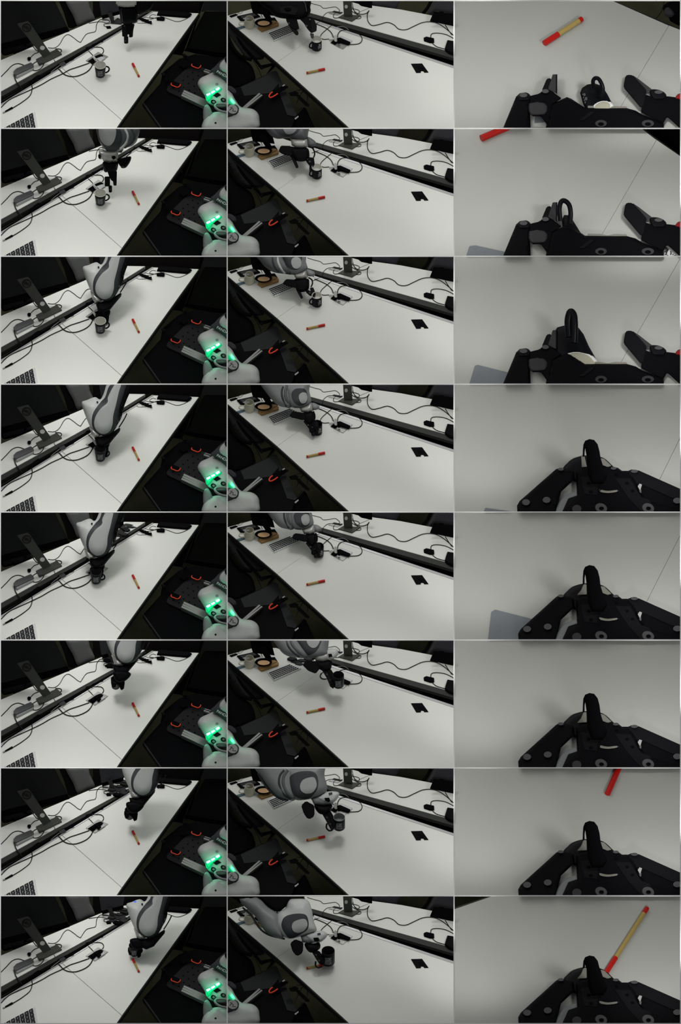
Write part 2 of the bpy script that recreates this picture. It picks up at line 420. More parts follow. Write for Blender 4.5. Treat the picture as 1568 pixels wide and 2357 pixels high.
t = S('computer_monitor', 'large dark monitor seen from behind on a grey angled stand', 'monitor', (335, 395, 0))
t.prism('back_cover', [(0, 0), (374, 0), (462, 182), (0, 303)], 'monitor_back', t=30, hb=80, yb=300, k=1.3, bev=4)
t.prism('screen_bezel', [(0, 303), (462, 180), (480, 217), (292, 276), (0, 347)], 'black', t=26, hb=60, yb=300, k=1.3)
t.prism('stand_arm', [(116, 163), (192, 143), (206, 158), (352, 372), (300, 400)], 'stand_grey', t=14, hb=8, yb=400, k=1.35, bev=3, front=60)
t.disc('cable_hole', 292, 330, 17, 15, 'desk_white_left', t=4, hb=8, yb=400, k=1.35, front=67, label='round hole showing the white desk')
t.flat('stand_base', [(247, 406), (392, 335), (428, 372), (271, 450)], 0, 9, 'stand_grey', bev=2)
lg = t.disc('logo_ring', 184, 192, 32, 29, 'black', t=3, hb=8, yb=400, k=1.35, front=68)
t.disc('logo_plate', 184, 192, 28, 25, 'stand_dark', t=4, hb=8, yb=400, k=1.35, front=69)
t.text('logo_lettering', 'DELL', 184, 192, 20, 'black', rot=-18, hb=8, yb=400, k=1.35, front=73)

t = S('office_chair', 'pale grey rounded chair back beyond the far desk', 'chair', (560, 170, -720))
t.puff('backrest', [(452, -5), (520, -8), (600, -5), (622, 55), (654, 132), (600, 155), (537, 180), (505, 110), (468, 45)], 'chair_grey', t=40, R=25, hb=-140, yb=180, k=.9)
t.prism('side_bar', [(400, -5), (450, -5), (535, 178), (500, 195), (470, 190), (440, 90)], 'soft_black', t=20, hb=-170, yb=190, k=.9)
t = S('computer_monitor', 'dark grey monitor at the end of the far desk', 'monitor', (760, 120, 0))
t.prism('back_cover', [(682, 0), (860, 0), (850, 68), (698, 108)], 'chair_dim', t=24, hb=30, yb=120, k=1.2, bev=3)
t.prism('screen_bezel', [(697, 106), (850, 66), (852, 92), (706, 132)], 'black', t=22, hb=14, yb=130, k=1.2)
t.prism('stand_arm', [(740, 90), (770, 84), (790, 150), (765, 155)], 'stand_dark', t=10, hb=5, yb=155, k=1.2)
t.flat('stand_base', [(765, 160), (810, 122), (850, 140), (838, 165)], 0, 8, 'stand_dark')
t = S('office_chair', 'black chair frame beneath the large monitor', 'chair', (130, 350, -720))
t.puff('seat', [(20, 320), (190, 300), (240, 300), (180, 345), (90, 370), (20, 380)], 'black', t=40, R=20, hb=-200, yb=380, k=.3)
t.tube('arm_bar', [(82, 345, -150), (105, 372, -200)], 8, 'black'); t.tube('arm_bar', [(170, 300, -150), (195, 340, -200)], 8, 'black')
t = S('dark_partition', 'dark brown low partition along the top behind the desk', 'partition', (1150, 80, -720))
t.prism('panel', [(640, -5), (1385, -5), (1366, 90), (1000, 70), (860, 66), (640, 130)], 'panel_dark', t=30, hb=-120, yb=130, k=1.2)
t.prism('edge_post', [(1383, -5), (1412, -5), (1375, 100), (1310, 300), (1280, 335), (1366, 95)], 'black', t=34, hb=-100, yb=130, k=1.0)
t = S('storage_cabinet', 'dark green cabinet standing at the right edge', 'cabinet', (1450, 380, -720))
t.prism('side', [(1412, -5), (1570, -5), (1570, 80), (1425, 74), (1385, 84)], 'charcoal', t=30, hb=-350, yb=380, k=1.0)
t.prism('front', [(1410, 78), (1570, 80), (1570, 372), (1280, 330), (1330, 230)], 'wall_green', t=30, hb=-420, yb=380, k=1.0)
t.prism('plinth', [(1282, 328), (1570, 372), (1570, 405), (1350, 370), (1268, 350)], 'black', t=36, hb=-420, yb=380, k=1.0)
t = S('laptop', 'closed black laptop at the far end of the desk', 'laptop', (1200, 110, 0))
t.flat('body', [(1092, 74), (1318, 90), (1322, 98), (1290, 121), (1080, 103)], 0, 8, 'black', bev=1.5)
t.flat('lid', [(1098, 68), (1300, 84), (1316, 92), (1285, 112), (1086, 96)], 8, 14, 'soft_black', bev=1.5)
t.tube('power_cord', [(1100, 110), (1160, 130), (1215, 148), (1260, 140), (1315, 112)], 2.5, 'cable_black')
t = S('power_adapter', 'small black power adapter beside the laptop', 'adapter', (1105, 128, 0))
t.flat('body', [(1078, 116), (1128, 112), (1136, 122), (1130, 136), (1080, 132)], 0, 16, 'black', bev=3)
t.tube('cord', [(1080, 124), (1040, 126), (1000, 118), (990, 130), (1030, 135), (1078, 120)], 2.2, 'cable_black')
t.tube('cord', [(1075, 105), (1050, 100), (1030, 118), (1075, 126)], 2.2, 'cable_black')
t = S('power_strip', 'short black power strip with stubs at the far end', 'power strip', (1000, 145, 0))
t.flat('body', [(955, 128), (975, 124), (1046, 150), (1044, 160), (1020, 156)], 0, 10, 'black')
for i in range(4): t.flat('stub', [(972 + i * 20, 122 + i * 7), (984 + i * 20, 122 + i * 7), (986 + i * 20, 134 + i * 7), (974 + i * 20, 134 + i * 7)], 8, 22, 'soft_black')
t.tube('cord', [(960, 130), (940, 150), (960, 160), (1020, 158), (1042, 156)], 2, 'cable_black')
t = S('cable_loop', 'thin black cable curling at the end of the far desk', 'cable', (700, 150, 3))
t.tube('cord', [(612, 160), (660, 152), (700, 150), (735, 158), (755, 150), (740, 136), (690, 136), (665, 170), (658, 215), (620, 226), (590, 240), (555, 292)], 3, 'cable_black')
t.tube('cord', [(780, 95), (782, 130), (760, 160), (720, 165), (718, 178), (745, 186)], 3, 'cable_black')
t.flat('plug', [(730, 180), (760, 178), (766, 190), (738, 193)], 0, 10, 'black')
t = S('wavy_cable', 'thin black cable waving across the far desk', 'cable', (450, 260, 3))
t.tube('cord', [(330, 328), (375, 330), (410, 305), (440, 255), (470, 238), (505, 258), (535, 282), (555, 292)], 3, 'cable_black')
t = S('plug_cable', 'black cable ending in a round plug on the far desk', 'cable', (230, 390, 3))
t.tube('cord', [(208, 400), (235, 372), (268, 358), (250, 345), (225, 315), (205, 290)], 3.5, 'cable_black')
t.puff('plug', [(188, 402), (198, 392), (212, 396), (212, 412), (198, 418)], 'black', t=18, R=9, hb=9, yb=410, k=0, step=6)
t = S('looped_cable', 'black cable looped around the grey monitor base', 'cable', (300, 440, 4))
t.tube('cord', [(380, 336), (415, 338), (424, 352), (400, 372), (360, 386), (310, 398), (250, 425), (218, 450), (216, 475), (245, 486), (280, 472), (302, 440), (305, 398)], 4, 'cable_black')
t = S('power_brick', 'grey power brick with glossy pale side on the far desk', 'adapter', (160, 490, 0))
t.flat('body', [(92, 492), (112, 470), (212, 428), (230, 442), (234, 458), (112, 516), (96, 508)], 18, 26, 'brick_grey', bev=2)
t.flat('glossy_side', [(104, 512), (228, 455), (234, 470), (116, 531)], 0, 18, 'brick_pale', bev=3)
t.tube('cord', [(5, 530), (45, 490), (85, 450), (130, 438), (185, 458)], 4, 'cable_black')
t.tube('cord', [(98, 515, 12), (108, 552, 8), (128, 585, 7), (155, 616, 6)], 5, 'cable_black')
t = S('tray_socket', 'black socket block hanging in the gap between the desks', 'socket', (430, 440, -40))
t.prism('body', [(365, 455), (440, 418), (505, 392), (510, 402), (440, 450), (385, 478)], 'black', t=20, hb=-20, yb=460, k=.5)
t.prism('clip', [(405, 440), (440, 422), (455, 440), (420, 458)], 'gripper_grey', t=10, hb=0, yb=460, k=.5)
t = S('tray_socket', 'small black plugs in the gap above the socket plate', 'socket', (660, 300, -40))
t.prism('body', [(598, 322), (650, 300), (700, 276), (712, 286), (660, 318), (612, 335)], 'black', t=16, hb=-20, yb=330, k=.5)
t.prism('plug', [(590, 325), (620, 318), (640, 330), (605, 338)], 'soft_black', t=16, hb=2, yb=330, k=.5)
t = S('tray_socket', 'black cable clump in the lower gap at the left', 'socket', (240, 550, -40))
t.prism('body', [(188, 560), (215, 548), (262, 515), (285, 522), (262, 550), (205, 575)], 'black', t=18, hb=-20, yb=560, k=.5)
t = S('waste_bin', 'black round bin edge in the gap at the left edge', 'bin', (40, 660, -200))
t.puff('rim', [(0, 640), (55, 628), (82, 640), (60, 668), (0, 700)], 'black', t=40, R=20, hb=-150, yb=700, k=.3)
# cables over the near desk
t = S('desk_cable', 'long black cable from the left edge to the socket plate', 'cable', (300, 600, 4))
t.tube('cord', [(2, 745), (60, 690), (130, 655), (225, 612), (290, 580), (350, 545), (430, 508), (480, 480), (540, 460), (615, 434)], 4.5, 'cable_black')
t = S('desk_cable', 'black cable sagging from the gap to the socket plate', 'cable', (520, 520, 4))
t.tube('cord', [(390, 470), (410, 480), (440, 510), (480, 525), (530, 524), (590, 500), (625, 468), (645, 425)], 4.8, 'cable_black')
t = S('desk_cable', 'pale grey cable along the gap beside the seam', 'cable', (400, 460, 4))
t.tube('cord', [(350, 500), (385, 470), (430, 440), (450, 445), (430, 462)], 3.5, 'cable_grey')
t = S('dangling_cable', 'black cable with a slim connector lying on the near desk', 'cable', (120, 720, 4))
t.tube('cord', [(218, 580, 8), (222, 612, 5), (205, 660, 4), (150, 705, 4), (85, 745, 5)], 4.5, 'cable_black')
t.tube('connector', [(85, 742, 6), (30, 772, 6)], 8, 'soft_black', taper=(1, .6))
t.tube('tip', [(34, 770, 6), (22, 776, 6)], 5, 'aluminium')
t = S('socket_loop_cable', 'black cable loop arching above the socket plate', 'cable', (680, 330, 4))
t.tube('cord', [(605, 330), (650, 325), (695, 326), (714, 345), (708, 365), (690, 385)], 4, 'cable_black')
t.tube('cord', [(602, 345), (625, 365), (640, 382), (655, 400)], 3.5, 'cable_black')
t = S('socket_plate', 'grey flush socket plate with open lid in the near desk', 'socket', (665, 405, 0))
t.flat('plate', [(590, 416), (676, 356), (746, 388), (655, 452)], 0, 5, 'socket_metal', bev=1.5)
t.flat('black_insert', [(606, 420), (660, 384), (690, 372), (712, 380), (640, 440)], 4, 9, 'black')
t.flat('pale_cover', [(662, 402), (700, 388), (728, 398), (690, 424)], 6, 12, 'socket_pale', bev=1.5)
t = S('keyboard', 'white keyboard with black keys in the lower left corner', 'keyboard', (180, 850, 0))
t.flat('case', [(40, 892), (243, 768), (264, 892)], 0, 9, 'keyboard_white')
for j in range(5):
    for i in range(7):
        x, y = 216 - i * 31 + j * 5 - 2, 792 + i * 16.5 + j * 26
        if y > 900 or x < 20: continue
        d = 0 if j else -1
        if x < 232 - 1.5 * (y - 780) and y > 790 + (216 - x) * .62 + 200: continue
        k_ = t.flat('key', [(x - 16, y - 2), (x + 10, y - 16), (x + 16, y + 5), (x - 10, y + 19)], 9, 14, 'key_black')
        t.flats('key_legend', [[(x - 6, y + 4), (x + 4, y - 2), (x + 5, y), (x - 5, y + 6)], [(x - 4, y + 9), (x + 2, y + 5), (x + 3, y + 7), (x - 3, y + 11)]], 14, 14.6, 'mug_print', parent=k_)
# robot bench and gear
t = S('robot_bench', 'low black bench under the robot in the lower right', 'bench', (1350, 700, -90))
t.flat('top', [(988, 706), (1105, 575), (1120, 500), (1235, 405), (1345, 372), (1570, 402), (1570, 892), (1118, 892)], -110, -80, 'black')
t.flat('edge', [(982, 708), (990, 704), (1120, 889), (1112, 889)], -112, -78, 'charcoal')
t.tube('leg', [(1400, 640, -110), (1400, 1080, -718)], 30, 'black')
t = S('mounting_plate', 'dark perforated mounting plate on the robot bench', 'plate', (1300, 560, -80))
t.flat('plate', [(1148, 610), (1158, 592), (1300, 452), (1325, 443), (1400, 466), (1570, 550), (1570, 810), (1400, 742), (1165, 636), (1150, 624)], -80, -66, 'plate_dark', bev=2)
for i in range(4):
    for j in range(6):
        x, y = 1195 + j * 33 + i * 38, 608 - j * 27 + i * 20
        if x < 1190 or y > 700: continue
        t.flat('bolt_hole', [(x + 6 * math.cos(a), y + 5 * math.sin(a)) for a in [q * math.pi / 4 for q in range(8)]], -66, -65, 'black')
for (x, y, lab) in ((1212, 586, 'black clamp with orange loop nearest the aluminium profile'), (1353, 455, 'black clamp with orange loop at the back of the plate')):
    t = S('clamp', lab, 'clamp', (x, y, -66))
    t.prism('handle', [(x - 95, y - 75), (x - 70, y - 78), (x - 20, y - 30), (x + 30, y - 10), (x + 20, y + 8), (x - 25, y - 8), (x - 60, y - 40)], 'black', t=22, hb=-50, yb=y, k=.4, bev=3)
    t.puff('knob', [(x - 102, y - 82), (x - 80, y - 84), (x - 70, y - 66), (x - 88, y - 60)], 'soft_black', t=24, R=10, hb=-40, yb=y, k=.4, step=6)
    t.tube('orange_loop', [(x - 30, y - 16, -40), (x - 32, y - 2, -40), (x - 12, y + 8, -40), (x + 12, y + 15, -40), (x + 28, y + 4, -40), (x + 30, y - 5, -40)], 3.6, 'orange', label='bright orange loop')
t = S('clamp', 'black clamp body lying at the back of the bench', 'clamp', (1270, 420, -66))
t.prism('body', [(1230, 440), (1262, 398), (1300, 405), (1330, 430), (1300, 452), (1262, 470)], 'black', t=24, hb=-60, yb=470, k=.4)
t = S('aluminium_profile', 'silver slotted aluminium profile pointing at the robot', 'profile', (1340, 680, -66))
for (o1, o2) in ((0, 12), (15, 26), (29, 40)):
    t.flat('rail', [(1268 - o1 * .5, 619 + o1), (1268 - o2 * .5, 619 + o2), (1440 - o2 * .4, 702 + o2), (1440 - o1 * .4, 695 + o1)], -64, -36, 'aluminium')
t.flat('core', [(1266, 624), (1250, 654), (1424, 732), (1440, 700)], -64, -44, 'charcoal')
t = S('aluminium_profile', 'short silver profile block behind the robot shoulder', 'profile', (1430, 485, -66))
t.flat('block', [(1400, 492), (1412, 472), (1455, 486), (1440, 506)], -64, -40, 'aluminium', bev=3)
t.flat('slot', [(1404, 483), (1408, 478), (1450, 490), (1446, 496)], -40, -39, 'charcoal')
t = S('robot_base_unit', 'white robot arm base with glowing green status lights', 'robot', (1500, 740, -66))
t.puff('shoulder_shell', [(1362, 580), (1380, 540), (1430, 515), (1480, 500), (1575, 545), (1590, 640), (1575, 730), (1500, 740), (1440, 715), (1410, 660), (1385, 620)], 'robot_white', t=150, R=60, hb=20, yb=700, k=.5)
t.puff('lower_shell', [(1402, 830), (1440, 790), (1500, 770), (1590, 800), (1600, 900), (1405, 900)], 'robot_white', t=120, R=40, hb=0, yb=880, k=.4)
t.puff('front_flap', [(1402, 745), (1435, 722), (1468, 790), (1460, 815), (1425, 838), (1402, 828)], 'robot_shade', t=40, R=20, hb=20, yb=830, k=.6, step=8)
t.puff('joint_ring', [(1450, 488), (1478, 460), (1500, 436), (1530, 410), (1575, 385), (1600, 440), (1590, 600), (1540, 555), (1495, 515)], 'robot_band', t=110, R=45, hb=100, yb=600, k=.6)
t.puff('upper_shell', [(1505, 470), (1530, 420), (1575, 400), (1600, 420), (1590, 530), (1540, 500)], 'robot_white', t=90, R=30, hb=150, yb=560, k=.6)
t.puff('dark_cap', [(1548, 410), (1575, 375), (1580, 430), (1560, 435)], 'black', t=60, R=14, hb=220, yb=500, k=.6, step=8)
t.text('ring_lettering', 'PANDA', 1532, 512, 26, 'text_white', rot=-28, hb=100, yb=600, k=.6, front=62)
t.puff('shell_glow', [(1420, 652), (1450, 628), (1500, 602), (1528, 606), (1522, 626), (1470, 662), (1438, 700), (1418, 682)], 'green_glow', t=24, R=12, hb=20, yb=700, k=.5, front=72, step=7, label='green glow of the status lights on the shell, put in as colour')  # green glow of the lamps on the white shell, painted as an emissive patch
for (x, y) in ((1436, 651), (1467, 634), (1500, 614)):
    t.prism('status_light', [(x - 15, y - 1), (x + 9, y - 13), (x + 15, y - 3), (x - 8, y + 11)], 'led_white', t=6, hb=20, yb=700, k=.5, front=88, label='bright white-green lamp')
t.prism('port_cover', [(1464, 654), (1495, 634), (1524, 654), (1490, 672)], 'soft_black', t=6, hb=20, yb=700, k=.5, front=78)
for (x, y) in ((1470, 702), (1538, 688)): 
    t.disc('socket_ring', x, y, 19, 15, 'soft_black', t=8, hb=20, yb=700, k=.5, front=76, rot=20)
    t.disc('socket_core', x + 2, y, 10, 8, 'robot_grey', t=8, hb=20, yb=700, k=.5, front=80, rot=20)
t.disc('screw', 1495, 580, 11, 9, 'robot_shade', t=6, hb=20, yb=700, k=.5, front=76)
t.disc('screw', 1485, 846, 7, 6, 'soft_black', t=6, hb=0, yb=880, k=.4, front=60)
t.tube('cable_hose', [(1575, 775, 120), (1520, 765, 120), (1484, 740, 120), (1490, 718, 120), (1540, 715, 120), (1580, 722, 120)], 9, 'robot_shade')
LEFT_STATIC = THINGS[start:]

# ================================================================ MIDDLE COLUMN, static set
start = len(THINGS)
def S2(name, label, cat, base): return Thing(name, label, cat, 1, 0, base)
t = S2('near_desk', 'wide white desk carrying the mug, marker and keyboard', 'desk', (900, 500, 0))
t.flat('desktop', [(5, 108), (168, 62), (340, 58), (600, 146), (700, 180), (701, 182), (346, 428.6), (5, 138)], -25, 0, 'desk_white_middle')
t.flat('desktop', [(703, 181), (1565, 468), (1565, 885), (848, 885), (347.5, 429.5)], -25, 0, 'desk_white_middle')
t.flat('under_frame', [(8, 112), (168, 68), (340, 64), (1560, 472), (1560, 895), (860, 895), (345, 430), (8, 136)], -32, -4, 'seam')
t.flat('edge_strip', [(5, 138), (345, 428), (848, 885), (838, 889), (338, 434), (5, 146)], -40, -3, 'edge_band')
t.flat('back_rail', [(600, 136), (1565, 454), (1565, 470), (600, 148)], -16, 3, 'rail', label='thin pale metal rail along the back edge')
for x, y in ((330, 395), (150, 240)): t.tube('leg', [(x, y, -30), (x, y + 20, -718)], 14, 'black', seg=6)
t = S2('far_desk', 'white desk behind the gap with monitor and cables', 'desk', (1000, 150, 0))
t.flat('desktop', [(530, -5), (800, -5), (1010, 40), (1200, 66), (1410, 106), (1565, 145), (1565, 362), (558, 84)], -25, 0, 'desk_white_middle')
t.flat('edge_strip', [(558, 84), (1565, 362), (1565, 402), (560, 112)], -30, -4, 'beam')
t.flat('cable_tray', [(560, 112), (1565, 402), (1565, 460), (590, 140)], -110, -80, 'black')
t.flat('desk_seam', [(905, 85), (985, 52), (988, 53), (908, 87)], 0, 1, 'seam')
for x, y in ((700, 90), (1200, 200)): t.tube('leg', [(x, y, -28), (x, y, -718)], 14, 'black', seg=6)
t = S2('tray_plug', 'small round black plug seen in the desk gap', 'plug', (1118, 288, -30))
t.puff('body', [(1102, 290), (1112, 276), (1128, 276), (1134, 290), (1120, 300)], 'soft_black', t=20, R=8, hb=-40, yb=290, k=.3, step=6)
t.tube('cord', [(880, 215, -60), (960, 240, -60), (1060, 262, -60), (1118, 285, -50)], 6, 'charcoal')
t = S2('tray_bracket', 'grey bracket plate inside the desk gap', 'bracket', (940, 225, -60))
t.flat('plate', [(880, 204), (900, 200), (1000, 228), (985, 240), (900, 225)], -78, -60, 'charcoal')
t = S2('tray_bracket', 'dim grey floor bracket low in the desk gap', 'bracket', (1200, 310, -60))
t.flat('plate', [(1140, 290), (1260, 322), (1300, 345), (1180, 318)], -78, -64, 'charcoal')
t = S2('computer_monitor', 'black monitor on a grey stand with a round hole', 'monitor', (845, 120, 0))
t.prism('stand_arm', [(800, -5), (858, -5), (866, 112), (806, 108)], 'stand_grey', t=12, hb=8, yb=112, k=1.35, bev=2)
t.disc('cable_hole', 822, 46, 11, 13, 'desk_white_middle', t=4, hb=8, yb=112, k=1.35, front=6, label='round hole showing the white desk')
t.flat('stand_base', [(766, 118), (800, 97), (924, 105), (862, 146)], 0, 8, 'stand_grey', bev=2)
t.prism('screen', [(848, -5), (1002, -5), (1001, 56), (990, 56), (926, 42), (905, 26), (850, 12)], 'black', t=20, hb=80, yb=56, k=1.2)
t = S2('office_chair', 'grey chair back beyond the far desk near the monitor', 'chair', (1100, 60, -720))
t.puff('backrest', [(1004, -6), (1100, -10), (1190, -6), (1178, 40), (1160, 66), (1100, 56), (1004, 38)], 'chair_dim', t=30, R=16, hb=-60, yb=60, k=.9)
t.tube('post', [(1100, 50, -80), (1100, 200, -718)], 16, 'black')
t = S2('office_chair', 'dark grey mesh chair back at the top right corner', 'chair', (1470, 90, -720))
t.puff('backrest', [(1380, 104), (1402, 60), (1445, -8), (1500, -12), (1575, -8), (1580, 60), (1570, 96), (1480, 80), (1430, 78), (1405, 112)], 'chair_dim', t=30, R=18, hb=-60, yb=100, k=.9)
t.tube('frame_bar', [(1412, -5, -30), (1385, 50, -50), (1352, 92, -60)], 12, 'black')
t.tube('post', [(1480, 80, -90), (1480, 250, -718)], 16, 'black')
t = S2('monitor_foot', 'black lower corner of a monitor over the far desk', 'monitor', (1480, 160, 0))
t.prism('screen', [(1398, 146), (1426, 78), (1570, 96), (1570, 182), (1500, 168)], 'black', t=16, hb=14, yb=182, k=1.0)
t = S2('wavy_cable', 'long black cable waving across the far desk', 'cable', (1150, 190, 3))
t.tube('cord', [(980, 72), (968, 100), (972, 145), (1000, 175), (1050, 168), (1105, 154), (1150, 170), (1185, 200), (1235, 204), (1290, 180), (1345, 156), (1400, 150), (1450, 160), (1500, 190), (1565, 246)], 4, 'cable_black')
t.tube('cord', [(865, 50), (885, 82), (920, 98), (960, 92), (980, 72)], 3.5, 'cable_black')
t = S2('looped_cable', 'thin black cable looped behind the monitor stand', 'cable', (880, 100, 3))
t.tube('cord', [(845, 62), (880, 62), (912, 74), (905, 95), (880, 90), (850, 66)], 3, 'cable_black')
t.tube('cord', [(862, 15), (872, 60), (890, 95), (922, 110), (915, 128), (860, 128)], 3, 'cable_black')
t.tube('cord', [(798, 84), (750, 90), (734, 108), (742, 124), (775, 122)], 3, 'cable_black')
t = S2('thin_cable', 'thin black cable crossing the far desk near the arm', 'cable', (680, 60, 3))
t.tube('cord', [(555, 14), (600, 28), (645, 40), (665, 56), (710, 52), (750, 48), (778, 72), (770, 82)], 2.5, 'cable_black')
t.tube('cord', [(770, 80), (700, 84), (665, 110), (655, 140), (610, 165), (585, 172)], 2.5, 'cable_black')
t = S2('far_socket_plate', 'grey socket plate sunk in the far desk', 'socket', (750, 88, 0))
t.flat('plate', [(700, 92), (740, 73), (798, 86), (764, 105)], 0, 4, 'socket_metal')
t.flat('black_insert', [(724, 80), (740, 74), (796, 86), (782, 94)], 4, 7, 'charcoal')
t = S2('plug_block', 'black plug block with cables at the right desk edge', 'plug', (1395, 270, 0))
t.flat('body', [(1356, 258), (1375, 250), (1428, 262), (1428, 288), (1400, 290), (1358, 276)], 0, 14, 'black', bev=2)
t.tube('cord', [(1405, 262), (1410, 235), (1450, 228), (1510, 238), (1565, 266)], 4, 'cable_black')
t.tube('cord', [(1408, 290), (1440, 318), (1480, 332), (1530, 345), (1565, 362)], 4, 'cable_black')
t.tube('cord', [(1505, 172), (1525, 205), (1550, 240)], 4, 'cable_black')
t = S2('black_box', 'black box standing at the right edge of far desk', 'box', (1540, 350, 0))
t.flat('body', [(1502, 330), (1520, 274), (1570, 282), (1570, 366), (1530, 352)], 0, 30, 'soft_black', bev=2)
t = S2('cover_plate', 'black square cover plate with a notch on the desk', 'plate', (1330, 470, 0))
t.flat('plate', [(1268, 438), (1345, 436), (1390, 498), (1360, 499), (1355, 490), (1338, 488), (1336, 500), (1305, 501)], 0, 4, 'soft_black', bev=1)
t.flat('inner_mark', [(1312, 462), (1335, 458), (1362, 470), (1350, 486), (1330, 486)], 4, 5, 'black')
t = S2('socket_plate', 'silver flush socket plate with black bar in the desk', 'socket', (790, 295, 0))
t.flat('plate', [(712, 294), (750, 250), (790, 246), (866, 280), (800, 339), (770, 326)], 0, 4, 'socket_metal', bev=1)
t.flat('glass_lid', [(766, 248), (790, 246), (866, 278), (848, 302), (770, 262)], 4, 7, 'socket_pale', bev=1)
t.flat('black_bar', [(760, 262), (780, 256), (852, 288), (840, 306), (770, 285)], 6, 18, 'black', bev=2)
t.flat('black_insert', [(716, 292), (742, 272), (772, 288), (745, 308)], 4, 8, 'black')
t = S2('white_plug', 'white plug standing in the silver socket plate', 'plug', (748, 270, 6))
t.prism('body', [(736, 246), (752, 238), (762, 256), (760, 288), (742, 286)], 'plug_white', t=20, hb=20, yb=285, k=1, bev=3)
t.tube('cable_end', [(706, 268, 12), (738, 268, 20)], 7, 'plug_white')
t = S2('black_plug', 'black plug standing in the silver socket plate', 'plug', (768, 290, 6))
t.prism('body', [(758, 262), (772, 260), (782, 300), (766, 306)], 'black', t=18, hb=14, yb=305, k=1, bev=2)
t = S2('plug_cable', 'black cable arching around the silver socket plate', 'cable', (900, 260, 3))
t.tube('cord', [(760, 258, 20), (768, 230, 6), (790, 210, 4), (835, 208, 4), (890, 224, 4), (925, 250, 4), (930, 280, 4), (905, 302, 4), (840, 306, 6)], 4, 'cable_black')
t = S2('plug_cable', 'black cable bending left of the silver socket plate', 'cable', (680, 240, 3))
t.tube('cord', [(735, 258, 20), (720, 225, 5), (690, 198, 4), (655, 180, 4), (605, 160, 4)], 4, 'cable_black')
t.tube('cord', [(720, 176), (690, 200), (655, 232), (645, 255), (665, 270), (708, 268)], 3.5, 'cable_black')
t = S2('thin_cable', 'pale thin cable across the back desk rail', 'cable', (800, 190, 3))
t.tube('cord', [(758, 186), (800, 184), (828, 196), (842, 212)], 3, 'cable_grey')
t = S2('keyboard', 'white keyboard with dark keys on the near desk', 'keyboard', (390, 220, 0))
t.flat('case', [(276, 224), (430, 163), (512, 198), (325, 282)], 0, 8, 'keyboard_white', bev=2)
for j in range(5):
    for i in range(13):
        u = (i + .5) / 13; v = (j + .5) / 5
        ax, ay = 286 + (430 - 286) * u, 226 + (169 - 226) * u; bx, by = 322 + (500 - 322) * u, 275 + (198 - 275) * u
        x, y = ax + (bx - ax) * v, ay + (by - ay) * v
        t.flat('key', [(x - 6, y), (x + 3.5, y - 4.6), (x + 8, y), (x - 1.5, y + 5)], 8, 11, 'key_grey')
t = S2('cardboard_box', 'flat brown cardboard box under the black ring', 'box', (290, 185, 0))
t.flat('box', [(212, 190), (330, 140), (358, 158), (356, 172), (240, 212)], 0, 16, 'cardboard', bev=1)
t.flat('lid', [(215, 182), (318, 140), (344, 152), (236, 198)], 16, 22, 'cardboard')
t = S2('black_bowl', 'black ring-shaped dish with tan inside on the box', 'dish', (252, 165, 22))
t.lathe('dish', (252, 166, 22), [(0, 0), (44, 0), (60, 14), (58, 18), (46, 6), (0, 5)], 'black', squash=.62)
t.lathe('tan_inside', (254, 162, 28), [(0, 0), (40, 0), (42, 4), (0, 5)], 'tape_tan', squash=.55)
t = S2('white_mug', 'cream mug on the near desk beside the cardboard box', 'mug', (158, 180, 0))
t.lathe('body', (156, 178, 0), [(0, 0), (33, 0), (38, 10), (38, 32), (30, 72), (28, 72), (34, 32), (30, 8), (0, 8)], 'cup_cream')
t.tube('handle', [(125, 152, 50), (92, 152, 42), (84, 166, 36), (98, 176, 20), (124, 174, 20)], 4, 'cup_cream')
t.disc('drink', 134, 128, 24, 8, 'robot_shade', t=3, hb=66, yb=130, k=0, n=14)
t = S2('laptop', 'black laptop lying at the far left of the desk', 'laptop', (150, 115, 0))
t.flat('body', [(68, 110), (196, 82), (232, 112), (100, 146)], 0, 10, 'soft_black', bev=2)
t.flat('keyboard_area', [(90, 112), (185, 90), (205, 106), (110, 130)], 10, 12, 'key_grey')
t = S2('tablet', 'thin dark tablet at the upper left desk corner', 'tablet', (45, 105, 0))
t.flat('body', [(18, 108), (62, 94), (75, 101), (30, 118)], 0, 6, 'black')
t.tube('cord', [(70, 98), (90, 82), (110, 76), (100, 90), (78, 96)], 2, 'cable_grey')
t = S2('notebook', 'dark blue notebook peeking out beside the cream mug', 'notebook', (100, 192, 0))
t.flat('cover', [(68, 190), (130, 172), (140, 182), (84, 203)], 0, 5, 'paper_blue')
t = S2('computer_monitor', 'tall black monitor back in the upper left', 'monitor', (270, 130, 0))
t.prism('back_cover', [(158, -5), (300, -5), (330, 110), (262, 102), (180, 92), (170, 60)], 'black', t=20, hb=40, yb=110, k=1.2)
t.prism('stand_arm', [(218, 55), (262, 40), (312, 132), (275, 142)], 'soft_black', t=12, hb=6, yb=140, k=1.3, front=14)
t.flat('stand_base', [(230, 130), (330, 120), (350, 150), (290, 165)], 0, 6, 'soft_black')
t.tube('cord', [(220, 60, 60), (232, 90, 30), (245, 120, 6)], 4, 'cable_grey')
t = S2('office_chair', 'black office chair pushed under the desk at left', 'chair', (110, 400, -720))
t.puff('backrest', [(0, 150), (60, 195), (150, 262), (246, 345), (254, 402), (200, 412), (130, 395), (80, 330), (0, 215)], 'charcoal', t=40, R=22, hb=-150, yb=400, k=.3)
t.tube('back_bar', [(0, 185, -90), (60, 250, -100), (120, 330, -110), (185, 400, -120), (240, 470, -130)], 10, 'black')
t.puff('seat', [(0, 300), (45, 345), (110, 400), (165, 445), (190, 500), (190, 555), (90, 600), (0, 592)], 'black', t=60, R=30, hb=-200, yb=600, k=.2)
